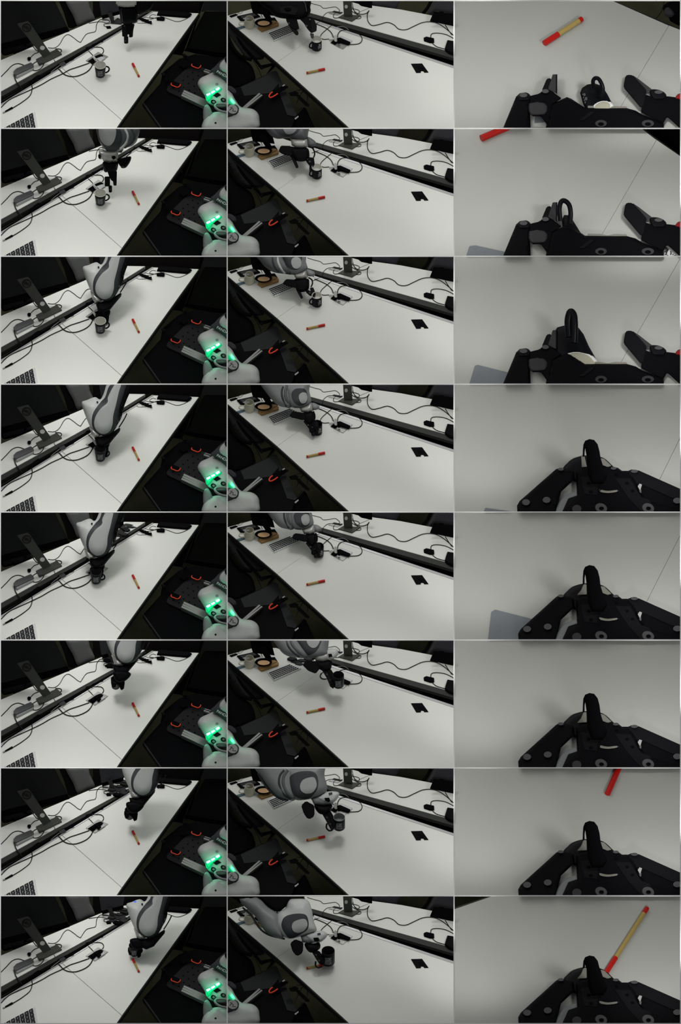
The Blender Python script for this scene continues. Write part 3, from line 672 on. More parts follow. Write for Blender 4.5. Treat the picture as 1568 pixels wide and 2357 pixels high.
t.tube('arm_rest', [(0, 235, -100), (45, 330, -110), (100, 390, -120), (170, 412, -120)], 12, 'black')
t.tube('base_leg', [(100, 395, -200), (150, 380, -260)], 12, 'black')
t.tube('post', [(90, 560, -230), (90, 750, -700)], 20, 'black')
t = S2('desk_leg_frame', 'slanting black desk leg under the desk edge', 'leg', (300, 470, -300))
t.prism('leg', [(232, 450), (345, 428), (352, 440), (285, 505), (272, 512), (310, 455), (245, 475)], 'black', t=20, hb=-120, yb=500, k=.4)
t.puff('joint', [(226, 466), (238, 458), (250, 468), (240, 480)], 'soft_black', t=16, R=8, hb=-90, yb=480, k=.4, step=6)
t = S2('floor_cable', 'thin black cable hanging over the floor by the chair', 'cable', (220, 480, -300))
t.tube('cord', [(180, 415, -120), (215, 470, -250), (240, 530, -300)], 3, 'cable_black')
t = S2('robot_bench', 'low dark bench under the robot in the lower left', 'bench', (240, 700, -110))
t.flat('top', [(0, 618), (80, 600), (335, 486), (350, 500), (372, 560), (480, 785), (440, 892), (0, 892)], -140, -110, 'soft_black')
t.flat('side_sheet', [(350, 500), (395, 600), (482, 790), (470, 802), (415, 790), (365, 650)], -112, -104, 'charcoal')
t.flat('front_sheet', [(95, 600), (335, 488), (352, 505), (370, 560), (300, 640), (120, 660)], -110, -106, 'charcoal')
t.tube('leg', [(200, 640, -140), (200, 1060, -718)], 30, 'black')
t = S2('tripod_gear', 'black clamp gear hanging beside the bench edge', 'stand', (500, 660, -110))
t.prism('bar', [(475, 655), (495, 650), (572, 725), (562, 737), (540, 728), (490, 680)], 'black', t=14, hb=-60, yb=740, k=.4)
t.prism('head', [(425, 640), (470, 625), (495, 640), (480, 662), (440, 662)], 'black', t=20, hb=-60, yb=740, k=.4)
t.tube('cord', [(480, 622, -50), (520, 618, -50), (552, 635, -50), (556, 675, -50), (545, 715, -50), (500, 770, -60), (482, 790, -70)], 4, 'cable_black')
t.tube('cord', [(462, 745, -60), (490, 690, -60), (515, 640, -60), (538, 622, -60)], 4, 'cable_black')
t = S2('camera_box', 'black equipment box at the bottom beside the bench', 'box', (520, 820, -200))
t.prism('body', [(440, 892), (470, 800), (520, 735), (545, 745), (612, 892)], 'black', t=60, hb=-200, yb=890, k=.4, bev=5)
t.prism('silver_edge', [(466, 815), (492, 796), (495, 805), (472, 824)], 'aluminium', t=8, hb=-110, yb=890, k=.4)
t = S2('clamp', 'black clamp with an orange loop on the bench', 'clamp', (340, 640, -100))
t.prism('handle', [(300, 650), (330, 620), (380, 592), (420, 590), (425, 602), (365, 640), (310, 668)], 'black', t=22, hb=-80, yb=660, k=.4, bev=3)
t.tube('orange_loop', [(350, 645, -60), (325, 662, -60), (300, 672, -60), (291, 662, -60), (300, 645, -60), (315, 634, -60)], 5, 'orange', label='bright orange loop')
t.prism('silver_tip', [(380, 590), (396, 580), (402, 586), (386, 596)], 'aluminium', t=10, hb=-60, yb=660, k=.4)
t = S2('aluminium_profile', 'silver slotted aluminium profile beside the robot base', 'profile', (175, 690, -100))
for (o1, o2) in ((0, 10), (16, 24)):
    t.flat('rail', [(222 + o1, 640 + o1 * .6), (222 + o2, 640 + o2 * .6), (112 + o2, 744), (102 + o1, 744)], -90, -70, 'aluminium')
t.flat('core', [(224, 646), (252, 660), (140, 752), (108, 742)], -100, -78, 'charcoal')
t = S2('robot_base_unit', 'white robot base with round logo badge, lower left', 'robot', (90, 820, -100))
t.puff('base_shell', [(-10, 640), (30, 640), (60, 690), (100, 738), (170, 748), (210, 775), (224, 820), (205, 892), (-10, 900)], 'robot_white', t=150, R=60, hb=0, yb=880, k=.5)
t.puff('dark_joint', [(-10, 722), (40, 712), (75, 730), (88, 765), (72, 798), (30, 810), (-10, 812)], 'robot_band', t=80, R=30, hb=0, yb=880, k=.5, front=50)
t.disc('logo_badge', 40, 752, 35, 31, 'robot_face', t=8, hb=0, yb=880, k=.5, front=94, n=24, rot=20)
t.tube('logo_mark', [(18, 760, 150), (34, 744, 152), (44, 752, 152), (40, 764, 152), (64, 768, 150)], 2.5, 'text_dark', smooth_path=False)
t.tube('logo_mark', [(22, 738, 158), (34, 744, 155), (36, 734, 158)], 2.2, 'text_dark', smooth_path=False)
t.puff('green_glow_patch', [(0, 665), (20, 690), (60, 738), (40, 730), (0, 700)], 'green_glow', t=12, R=6, hb=0, yb=880, k=.5, front=74, step=6, label='green glow on the base, put in as colour')  # green light falling on the base, painted as a glowing strip
t = S2('plastic_bottle', 'small translucent grey bottle top at the left edge', 'bottle', (30, 630, -110))
t.puff('body', [(-5, 596), (25, 592), (58, 615), (65, 640), (45, 650), (20, 640), (-5, 620)], 'chair_dim', t=30, R=14, hb=-60, yb=650, k=.4)
MID_STATIC = THINGS[start:]

def copy_set(things, r):
    dy = -r * PY * MM / SE
    for th in things:
        a = th.o; b = a.copy(); COL.objects.link(b); b.location = a.location + Vector((0, dy, 0))
        b['label'] = '%s, %s column, %s row' % (a['desc'], COLN[th.c], ROWN[r])
        for ch in list(a.children):
            d = ch.copy(); COL.objects.link(d); d.parent = b
            for g in list(ch.children):
                e = g.copy(); COL.objects.link(e); e.parent = d
for r in range(1, 8): copy_set(LEFT_STATIC, r); copy_set(MID_STATIC, r)
for r in range(8):                            # the green glow that the status lights of the robot base give off
    for c, zx, zy, h, w in ((0, 1462, 660, 170, .22), (0, 1400, 700, 60, .12), (1, 45, 690, 140, .10)):
        l = bpy.data.lights.new('status_glow', 'POINT'); l.energy = w; l.color = (0.02, 1, 0.45); l.shadow_soft_size = .02
        o = bpy.data.objects.new('status_glow', l); COL.objects.link(o); o.location = Wg(c * PX + zx, r * PY + zy, h)

# ================================================================ per row: LEFT COLUMN
def left_link(r, dx, dy, h, top=False):
    # the white forearm of the arm with its dark swoosh; outline drawn for the fourth row, moved by dx, dy
    T_ = lambda p: tr(p, dx, dy)
    t = Thing('robot', 'white robot arm with dark swoosh and black gripper at work', 'robot', 0, r, (700 + dx, 400 + dy, h), 'moving robot arms in the left column')
    B = dict(hb=h + 130, yb=360 + dy, k=.5)
    if top:
        body = [(568, 150), (566, 40), (560, -120), (900, -120), (885, 0), (838, 180), (818, 265), (795, 310), (760, 345), (700, 358), (650, 335), (622, 300), (585, 220)]
    else:
        body = [(562, 132), (600, 112), (655, 92), (690, 108), (715, 66), (745, -20), (800, -60), (920, -50), (880, 90), (835, 200), (815, 270), (795, 310), (760, 345), (700, 358), (650, 335), (622, 300), (588, 220)]
    t.puff('forearm_shell', T_(body), 'robot_white', t=150, R=70, **B)
    t.inlay('swoosh_band', T_([(750, 20), (725, 90), (690, 130), (645, 195), (632, 255), (642, 310), (675, 348), (725, 360), (770, 342), (800, 300), (818, 240), (840, 160), (870, 90), (900, -10), (830, -10), (790, -5)]), 'robot_band')
    t.inlay('teardrop_cover', T_([(795, 0), (745, 88), (740, 130), (690, 175), (655, 235), (650, 290), (675, 332), (715, 347), (755, 328), (775, 280), (780, 220), (800, 140), (818, 60), (835, -5)]), 'robot_face', lift=6)
    t.puff('rear_black_band', T_([(828, 150), (850, 70), (880, -20), (925, -20), (895, 60), (865, 130), (835, 215), (815, 260)]), 'soft_black', t=60, R=20, front=60, **B)  # black strap along the right side of the link
    if not top: t.disc('screw', 671 + dx, 126 + dy, 6, 6, 'black', t=8, front=66, **B)
    t.puff('wrist_ring', T_([(612, 292), (640, 300), (690, 340), (694, 366), (655, 370), (634, 358)]), 'wrist_metal', t=90, R=30, curve=False, front=8, **dict(B, hb=h + 120))
    t.puff('gripper_mount', tr([(648, 364), (690, 362), (745, 352), (822, 302), (830, 310), (826, 328), (770, 395), (752, 418), (700, 440), (665, 425)], dx - (30 if top else 0), dy), 'gripper_black', t=80, R=16, step=9, curve=False, **dict(B, hb=h + 110))
    t.tube('cable', [(x + dx, y + dy, h + 130 + (360 - y) * .5) for x, y in ((820, 300), (845, 262), (862, 232), (874, 205))], 6, 'cable_black')
    t.tube('cable', [(x + dx, y + dy, h + 150 + (360 - y) * .5) for x, y in ((800, 290), (830, 240), (842, 190), (835, 160))], 5, 'cable_black')
    return t
def left_fingers(t, dx, dy, h, spread=0):
    Q = dict(hb=h + 20, yb=440 + dy, k=.6)
    for p in ([(655, 425), (682, 418), (690, 450), (684, 478), (662, 482), (652, 450)], [(700, 425), (738, 415), (748, 445), (742, 490), (722, 500), (708, 470)]):
        t.prism('finger', tr(p, dx, dy), 'gripper_black', t=26, bev=3, **Q)
    for (x, y) in ((690, 420), (712, 432), (735, 424)): t.prism('linkage', tr([(x - 12, y - 12), (x + 10, y - 12), (x + 14, y + 12), (x - 8, y + 14)], dx, dy), 'gripper_dark', t=34, bev=3, **Q)
    t.puff('linkage_cover', tr([(675, 400), (740, 390), (756, 415), (735, 460), (712, 472), (690, 455)], dx, dy), 'gripper_black', t=40, R=14, step=8, **Q)
    t.disc('bolt', 708 + dx, 418 + dy, 5, 5, 'gripper_grey', t=8, front=24, **Q)
LM = ['upright beside the marker', 'beside the lowered gripper', 'with the gripper reaching inside', 'gripped by the arm', 'just lifted by the arm', 'carried above the desk', 'carried high near the desk edge', 'lowered behind the marker']
for r in range(8):
    marker(0, r, (914, 438), (957, 526), 8.5, 'red and tan marker pen lying on the near desk')
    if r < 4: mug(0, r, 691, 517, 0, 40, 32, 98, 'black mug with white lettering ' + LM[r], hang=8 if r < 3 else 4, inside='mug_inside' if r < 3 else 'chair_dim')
    if r < 5:
        t = Thing('plug_pair', 'two pale plugs standing in the grey socket plate', 'plug', 0, r, (655, 410, 8))
        t.tube('plug', [(640, 385, 40), (662, 420, 10)], 7, 'plug_white'); t.tube('plug', [(655, 400, 30), (672, 428, 10)], 6, 'socket_pale')
    else:
        t = Thing('plug_cluster', 'cluster of black plugs in the grey socket plate', 'plug', 0, r, (665, 400, 8))
        for (x, y) in ((640, 410), (665, 395), (690, 385), (680, 408)): t.flat('plug', [(x - 14, y), (x + 4, y - 13), (x + 18, y - 2), (x, y + 12)], 8, 24, 'black', bev=2)
# row 1
def finger_open(t, dx, dy, h):
    Q = dict(hb=h, yb=300 + dy, k=1.0)
    t.prism('finger', tr([(838, 168), (882, 168), (880, 250), (842, 253)], dx, dy), 'gripper_dark', t=24, bev=4, **Q)
    t.prism('fingertip', tr([(853, 246), (884, 248), (884, 300), (855, 301)], dx, dy), 'gripper_dark', t=20, bev=4, front=6, **Q)
    t.prism('finger', tr([(892, 158), (928, 165), (918, 210), (915, 256), (888, 259)], dx, dy), 'gripper_dark', t=20, bev=4, front=-16, **Q)
    t.prism('linkage', tr([(850, 150), (905, 150), (912, 185), (890, 240), (872, 235), (865, 190)], dx, dy), 'gripper_black', t=30, bev=3, **Q)
    t.disc('bolt', 858 + dx, 178 + dy, 6, 6, 'gripper_grey', t=6, front=16, **Q)
    t.disc('bolt', 864 + dx, 282 + dy, 5, 6, 'gripper_grey', t=6, front=18, **Q)
t = Thing('robot', 'black robot gripper hanging from a silver wrist ring', 'robot', 0, 0, (870, 300, 60), 'moving robot arms in the left column')
t.prism('wrist_ring', [(798, -5), (942, -5), (938, 44), (868, 50), (818, 44), (800, 38)], 'wrist_metal', t=80, hb=90, yb=300, k=1.0, bev=10)
t.puff('gripper_mount', [(820, 44), (870, 50), (940, 42), (950, 70), (945, 148), (905, 162), (868, 168), (836, 156), (824, 100)], 'gripper_black', t=90, R=35, hb=70, yb=300, k=1.0)
t.puff('camera_housing', [(938, 0), (1050, -5), (1056, 30), (1030, 70), (975, 96), (940, 90)], 'gripper_black', t=60, R=25, hb=90, yb=300, k=1.0)
t.prism('bracket', [(832, 60), (842, 58), (848, 150), (838, 152)], 'gripper_grey', t=8, hb=70, yb=300, k=1.0, front=34)
finger_open(t, 0, 0, 60)
# row 2
t = Thing('robot', 'oval white robot arm end with silver wrist and open gripper', 'robot', 0, 1, (760, 445, 40), 'moving robot arms in the left column')
Q = dict(hb=40, yb=445, k=1.0)
t.puff('forearm_shell', [(668, -20), (760, -40), (950, -20), (948, 75), (915, 122), (860, 140), (800, 165), (745, 163), (700, 122), (672, 60)], 'robot_grey', t=150, R=65, **Q)
t.inlay('dark_band', [(700, -20), (800, -20), (840, 40), (835, 110), (800, 160), (745, 160), (705, 118), (680, 60)], 'robot_band')
t.inlay('oval_face', [(690, -20), (770, -20), (800, 15), (790, 80), (760, 120), (725, 118), (694, 85), (680, 40)], 'robot_face', lift=6)
t.tube('joint_ring', [(895, -10, 590), (925, 50, 540), (905, 105, 480), (860, 135, 420)], 8, 'robot_band')
t.tube('joint_ring', [(850, -10, 590), (880, 50, 540), (868, 105, 480), (830, 145, 420)], 8, 'robot_white')
t.puff('wrist_ring', [(680, 156), (816, 156), (812, 232), (760, 240), (712, 232), (706, 215), (684, 215)], 'wrist_metal', t=80, R=50, curve=False, **Q)
t.puff('wrist_knob', [(676, 190), (684, 180), (695, 190), (692, 212), (680, 210)], 'soft_black', t=30, R=9, step=6, front=20, **Q)
t.puff('wrist_knob', [(768, 198), (790, 192), (798, 208), (780, 218)], 'black', t=24, R=9, step=6, front=40, **Q)
t.puff('gripper_mount', [(708, 236), (760, 240), (812, 232), (808, 285), (790, 302), (745, 305), (718, 300)], 'gripper_black', t=80, R=20, **Q)
t.puff('camera_housing', [(805, 215), (850, 205), (900, 196), (900, 225), (880, 260), (862, 276), (838, 274), (815, 245)], 'gripper_black', t=60, R=20, **Q)
t.disc('camera_lens', 846, 270, 14, 8, 'gripper_grey', t=20, front=22, **Q)
t.tube('cable', [(870, 200, 290), (900, 170, 320), (930, 130, 350)], 5, 'cable_black')
t.prism('linkage', [(740, 300), (790, 298), (800, 330), (780, 370), (765, 360), (750, 330)], 'gripper_black', t=26, **Q)
t.prism('finger', [(720, 335), (758, 334), (758, 402), (722, 404)], 'gripper_dark', t=24, bev=4, **Q)
t.prism('fingertip', [(746, 396), (772, 396), (772, 444), (750, 446)], 'gripper_dark', t=20, bev=4, front=6, **Q)
t.prism('finger', [(770, 300), (806, 296), (803, 398), (782, 398)], 'gripper_dark', t=18, bev=4, front=-14, **Q)
t.disc('bolt', 760, 425, 5, 6, 'gripper_grey', t=6, front=18, **Q)
# rows 3..8
for r, dx, dy, h, top in ((2, 8, -48, 20, False), (3, 0, 0, 20, False), (4, -38, -44, 30, False), (5, 155, -186, 130, True), (6, 270, -155, 130, True), (7, 308, -66, 40, False)):
    t = left_link(r, dx, dy, h, top)
    fdx, fdy = {2: (4, -25), 3: (0, 0), 4: (-34, -40), 5: (112, -150), 6: (202, -128), 7: (228, -68)}[r]
    left_fingers(t, fdx, fdy, h)
    if r == 7: t.puff('blue_status_light', [(920, 44), (930, 39), (940, 42), (932, 49)], 'blue_light', t=12, R=5, hb=h + 130, yb=360 + dy, k=.9, front=70, step=4, label='small blue status light')
    if r >= 5:
        t.puff('connector_body', [(668 + fdx, 372 + fdy), (735 + fdx, 362 + fdy), (790 + fdx, 385 + fdy), (765 + fdx, 425 + fdy), (720 + fdx, 445 + fdy), (682 + fdx, 430 + fdy)], 'gripper_black', t=60, R=22, step=9, hb=h + 70, yb=440 + fdy, k=.6)
    if r >= 4:
        mx, my, hh, s = {4: (662, 478, 8, 1.0), 5: (797, 328, 80, 0.85), 6: (892, 345, 85, .82), 7: (924, 404, 25, .92)}[r]
        mug(0, r, mx, my, hh, 40 * s, 33 * s, 92 * s, 'black mug with white lettering ' + LM[r], hang=-8, inside='chair_dim', hr=20 * s)
def smudge(c, r, pts, seed, label):  # blurred ghost smudges, built as flat jagged shards
    rnd = random.Random(seed); t = Thing('smudge_shards', label, 'smudge', c, r, (pts[0][0], pts[0][1], 0))
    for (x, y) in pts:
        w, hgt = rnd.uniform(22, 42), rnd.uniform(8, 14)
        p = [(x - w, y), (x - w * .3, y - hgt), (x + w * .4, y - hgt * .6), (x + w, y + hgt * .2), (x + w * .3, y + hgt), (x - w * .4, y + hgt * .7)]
        t.flat('shard', [(a, b) for a, b in p], 0, rnd.uniform(4, 24), rnd.choice(['charcoal', 'chair_dim', 'soft_black', 'stand_dark']))
smudge(0, 4, [(820, 90), (850, 105), (880, 90), (840, 130), (870, 120), (900, 105), (820, 160), (850, 150)], 1, 'dark ghost smudge beside the arm, built as jagged shards')
smudge(0, 5, [(745, 120), (740, 140), (752, 155), (765, 175), (770, 135)], 2, 'dark ghost smudge beside the arm, built as jagged shards')
for r in (6, 7): smudge(0, r, [(800, 95), (830, 105), (855, 92), (785, 130), (820, 128), (850, 130), (770, 150), (810, 152), (845, 150), (775, 176), (805, 182), (850, 170), (860, 110)], 3, 'dark ghost smudge left of the arm, built as jagged shards')

# ================================================================ per row: MIDDLE COLUMN
for r in range(8): marker(1, r, (675, 475), (549, 502), 9.5, 'red and tan marker pen lying on the near desk', cap=.36)
MMUG = ['standing under the open gripper', 'touched by the gripper finger', 'with gripper finger reaching inside', 'gripped on the desk', 'just lifted beside the socket plate', 'carried over the socket plate', 'carried with its pale rim showing', 'lowered over the marker']
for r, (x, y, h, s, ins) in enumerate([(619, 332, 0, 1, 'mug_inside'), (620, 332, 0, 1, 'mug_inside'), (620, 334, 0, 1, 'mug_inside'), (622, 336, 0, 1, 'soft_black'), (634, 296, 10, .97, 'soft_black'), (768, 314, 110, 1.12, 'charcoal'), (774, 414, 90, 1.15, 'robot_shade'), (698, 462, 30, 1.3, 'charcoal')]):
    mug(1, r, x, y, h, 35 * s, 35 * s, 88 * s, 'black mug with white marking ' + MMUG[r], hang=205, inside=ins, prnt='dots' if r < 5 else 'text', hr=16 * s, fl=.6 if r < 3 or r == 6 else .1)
def mid_arm(r, label, base, h, parts, kk=.5):
    t = Thing('robot', label, 'robot', 1, r, (base[0], base[1], h), 'moving robot arms in the middle column')
    for p in parts:
        kind, name, poly, m = p[:4]; o = dict(p[4]) if len(p) > 4 else {}
        o = dict(dict(hb=h, yb=base[1], k=kk), **o)
        if name == 'wrist_ring': kind = 'P'; o = dict(hb=o['hb'], yb=o['yb'], k=o['k'], t=80, R=34, curve=False, step=9)
        if name == 'dark_cover': t.inlay(name, poly, m)
        elif name == 'oval_face': t.inlay(name, poly, m, lift=6)
        elif kind == 'P': o.setdefault('t', 110); o.setdefault('R', 55); t.puff(name, poly, m, **o)
        elif kind == 'B': o.setdefault('t', 40); o.setdefault('bev', 3); t.prism(name, poly, m, **o)
        elif kind == 'D': t.disc(name, *poly, m, **o)
        elif kind == 'T':
            rad = o.pop('rad', 6); f = o.get('front', 0)
            t.tube(name, [(x, y, o['hb'] + (o['yb'] - y) * o['k'] + (t.rise(x, y) - rad * .5 if 'joint' in name or 'edge' in name else f) * SE) for x, y in poly], rad, m)
    return t
mid_arm(0, 'black robot hand with camera hanging over the mug', (590, 262), 100, [
    ('P', 'camera_housing', [(215, -10), (330, -15), (560, -10), (572, 60), (560, 110), (500, 135), (440, 128), (390, 128), (330, 112), (290, 70), (245, 40)], 'gripper_black', dict(t=100, R=40)),
    ('B', 'camera_panel', [(360, 50), (440, 38), (495, 62), (470, 105), (370, 90)], 'gripper_dark', dict(t=8, front=52)),
    ('P', 'camera_lens', [(398, 55), (430, 52), (444, 66), (430, 78), (404, 74)], 'black', dict(t=20, R=8, front=56, step=6)),
    ('B', 'linkage', [(405, 120), (480, 120), (500, 200), (470, 205), (430, 180), (410, 145)], 'gripper_black'),
    ('B', 'finger', [(432, 175), (462, 172), (495, 225), (492, 242), (476, 244), (440, 200)], 'gripper_dark', dict(t=28)),
    ('B', 'linkage', [(480, 110), (560, 115), (610, 170), (618, 212), (582, 230), (555, 200), (530, 160)], 'gripper_black'),
    ('B', 'finger', [(575, 130), (600, 128), (620, 175), (618, 215), (585, 228)], 'gripper_dark', dict(t=28, front=8)),
    ('B', 'fingertip', [(572, 228), (600, 232), (598, 266), (580, 264)], 'gripper_grey', dict(t=16)),
    ('D', 'bolt', (548, 178, 9, 7), 'gripper_grey', dict(front=24)), ('D', 'bolt', (428, 160, 6, 6), 'gripper_grey', dict(front=24)), ('D', 'bolt', (572, 134, 7, 6), 'gripper_grey', dict(front=26)),
    ('T', 'hose', [(545, 5), (565, 35), (572, 75), (560, 105)], 'gripper_dark', dict(rad=6, front=30)),
    ('T', 'edge_tube', [(520, 0), (540, 30), (550, 80)], 'gripper_grey', dict(rad=4, front=50))])
mid_arm(1, 'grey robot wrist with black hand touching the mug', (585, 300), 60, [
    ('P', 'forearm_shell', [(262, -20), (400, -30), (552, -20), (560, 40), (545, 85), (480, 80), (420, 70), (350, 75), (300, 50)], 'robot_grey', dict(t=130)),
    ('P', 'dark_cover', [(330, -20), (500, -20), (492, 25), (455, 52), (400, 58), (350, 35)], 'robot_band', dict(t=60, R=25, front=44)),
    ('P', 'oval_face', [(385, -20), (485, -20), (475, 20), (440, 42), (405, 36)], 'robot_shade', dict(t=60, R=25, front=52)),
    ('B', 'wrist_ring', [(438, 72), (552, 68), (560, 90), (562, 132), (520, 140), (478, 138), (446, 120)], 'wrist_metal', dict(t=80, bev=8)),
    ('P', 'wrist_knob', [(552, 65), (575, 68), (612, 95), (615, 120), (590, 128), (560, 120)], 'robot_grey', dict(t=50, R=18, step=8)),
    ('B', 'camera_housing', [(355, 162), (372, 122), (440, 124), (470, 150), (450, 195), (430, 192), (385, 182)], 'gripper_black', dict(t=60, bev=5)),
    ('P', 'gripper_mount', [(430, 130), (480, 134), (555, 138), (570, 195), (550, 225), (500, 232), (460, 215), (440, 180)], 'gripper_black', dict(t=70, R=20)),
    ('B', 'finger', [(435, 190), (465, 195), (482, 235), (495, 272), (478, 280), (462, 245)], 'gripper_dark', dict(t=26)),
    ('B', 'finger', [(555, 200), (600, 205), (606, 250), (590, 275), (572, 265), (545, 230)], 'gripper_black', dict(t=26)),
    ('B', 'fingertip', [(568, 260), (590, 262), (582, 305), (568, 302)], 'gripper_dark', dict(t=18)),
    ('D', 'bolt', (572, 232, 8, 7), 'gripper_grey', dict(front=16)), ('D', 'bolt', (556, 215, 5, 5), 'gripper_grey', dict(front=16)),
    ('T', 'hose', [(560, 130), (590, 140), (605, 175), (598, 205)], 'gripper_dark', dict(rad=5))])
mid_arm(2, 'grey robot arm reaching a black hand into the mug', (595, 285), 60, [
    ('P', 'upper_arm', [(190, -20), (350, -30), (400, 0), (440, 60), (450, 125), (400, 125), (320, 112), (262, 75), (225, 30)], 'robot_grey', dict(t=120)),
    ('T', 'joint_ring', [(318, -10), (315, 30), (330, 75), (355, 110)], 'robot_band', dict(rad=8, front=54)),
    ('T', 'joint_ring', [(352, -10), (352, 40), (372, 85), (400, 118)], 'robot_white', dict(rad=10, front=54)),
    ('P', 'elbow_shell', [(370, -20), (530, -20), (545, 40), (548, 95), (500, 125), (440, 128), (400, 90), (378, 40)], 'robot_shade', dict(t=140)),
    ('P', 'dark_cover', [(390, -20), (508, -20), (512, 50), (495, 90), (450, 96), (410, 70), (390, 30)], 'robot_band', dict(t=60, R=25, front=46)),
    ('P', 'oval_face', [(450, 20), (480, 8), (510, 25), (510, 65), (490, 88), (460, 82), (444, 50)], 'robot_face', dict(t=60, R=25, front=54, step=8)),
    ('B', 'wrist_ring', [(458, 125), (545, 95), (552, 110), (560, 150), (520, 162), (475, 158)], 'wrist_metal', dict(t=70, bev=8)),
    ('P', 'wrist_knob', [(545, 95), (575, 96), (605, 115), (602, 138), (570, 142), (552, 130)], 'robot_shade', dict(t=50, R=18, step=8)),
    ('B', 'camera_housing', [(383, 192), (408, 160), (470, 164), (490, 200), (475, 222), (430, 212)], 'gripper_black', dict(t=60, bev=5)),
    ('P', 'gripper_mount', [(465, 162), (555, 156), (568, 190), (560, 235), (520, 250), (485, 240), (468, 205)], 'gripper_black', dict(t=70, R=20)),
    ('B', 'finger', [(475, 230), (505, 235), (526, 290), (512, 298), (496, 270)], 'gripper_dark', dict(t=26)),
    ('B', 'finger', [(572, 220), (595, 216), (613, 262), (605, 285), (585, 280)], 'gripper_dark', dict(t=26)),
    ('B', 'linkage', [(540, 225), (580, 245), (590, 280), (570, 275), (545, 252)], 'gripper_black'),
    ('D', 'bolt', (572, 255, 7, 6), 'gripper_grey', dict(front=24)),
    ('T', 'hose', [(562, 150), (585, 165), (590, 190), (580, 215)], 'gripper_dark', dict(rad=5))])
def mid_grip(r, dx, dy, label, h):
    f = lambda p: tr(p, dx, dy)
    mid_arm(r, label, (620 + dx, 330 + dy), h, [
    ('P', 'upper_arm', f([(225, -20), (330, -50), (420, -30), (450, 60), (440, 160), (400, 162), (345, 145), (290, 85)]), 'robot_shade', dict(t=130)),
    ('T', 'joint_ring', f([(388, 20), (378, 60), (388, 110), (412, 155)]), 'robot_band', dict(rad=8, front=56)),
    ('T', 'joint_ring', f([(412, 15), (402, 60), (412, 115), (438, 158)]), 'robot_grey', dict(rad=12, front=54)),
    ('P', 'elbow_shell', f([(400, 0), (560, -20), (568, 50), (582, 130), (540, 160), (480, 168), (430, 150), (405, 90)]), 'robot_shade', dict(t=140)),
    ('P', 'dark_cover', f([(448, 60), (475, 35), (530, 34), (552, 60), (556, 110), (540, 142), (500, 152), (465, 130), (448, 95)]), 'robot_band', dict(t=60, R=25, front=46)),
    ('P', 'oval_face', f([(498, 78), (520, 60), (548, 66), (555, 100), (543, 130), (515, 134), (499, 108)]), 'robot_face', dict(t=60, R=24, front=55, step=8)),
    ('B', 'wrist_ring', f([(500, 165), (582, 128), (592, 150), (598, 185), (560, 200), (515, 196)]), 'wrist_metal', dict(t=70, bev=8)),
    ('P', 'wrist_knob', f([(580, 135), (605, 133), (633, 150), (634, 172), (605, 182), (585, 172)]), 'robot_shade', dict(t=50, R=18, step=8)),
    ('B', 'camera_housing', f([(432, 214), (452, 190), (520, 198), (560, 215), (550, 240), (525, 252), (480, 240), (440, 232)]), 'gripper_black', dict(t=60, bev=5)),
    ('P', 'gripper_mount', f([(525, 200), (598, 192), (606, 225), (600, 262), (570, 285), (545, 270), (528, 240)]), 'gripper_black', dict(t=70, R=20)),
    ('B', 'linkage', f([(525, 258), (560, 250), (600, 260), (612, 320), (580, 340), (560, 302)]), 'gripper_black'),
    ('B', 'finger', f([(570, 300), (600, 290), (612, 330), (604, 362), (585, 360)]), 'gripper_dark', dict(t=26)),
    ('B', 'finger', f([(600, 255), (630, 262), (632, 300), (612, 310)]), 'gripper_dark', dict(t=22, front=4)),
    ('D', 'bolt', f([(560, 285)])[0] + (6, 6), 'gripper_grey', dict(front=24)), ('D', 'bolt', f([(590, 300)])[0] + (5, 5), 'gripper_grey', dict(front=24)),
    ('T', 'hose', f([(596, 190), (606, 215), (604, 245), (590, 255)]), 'gripper_dark', dict(rad=5))])
mid_grip(3, 0, 0, 'grey robot arm gripping the mug beside the socket plate', 40)
mid_grip(4, 16, -42, 'grey robot arm lifting the mug away from the keyboard', 50)
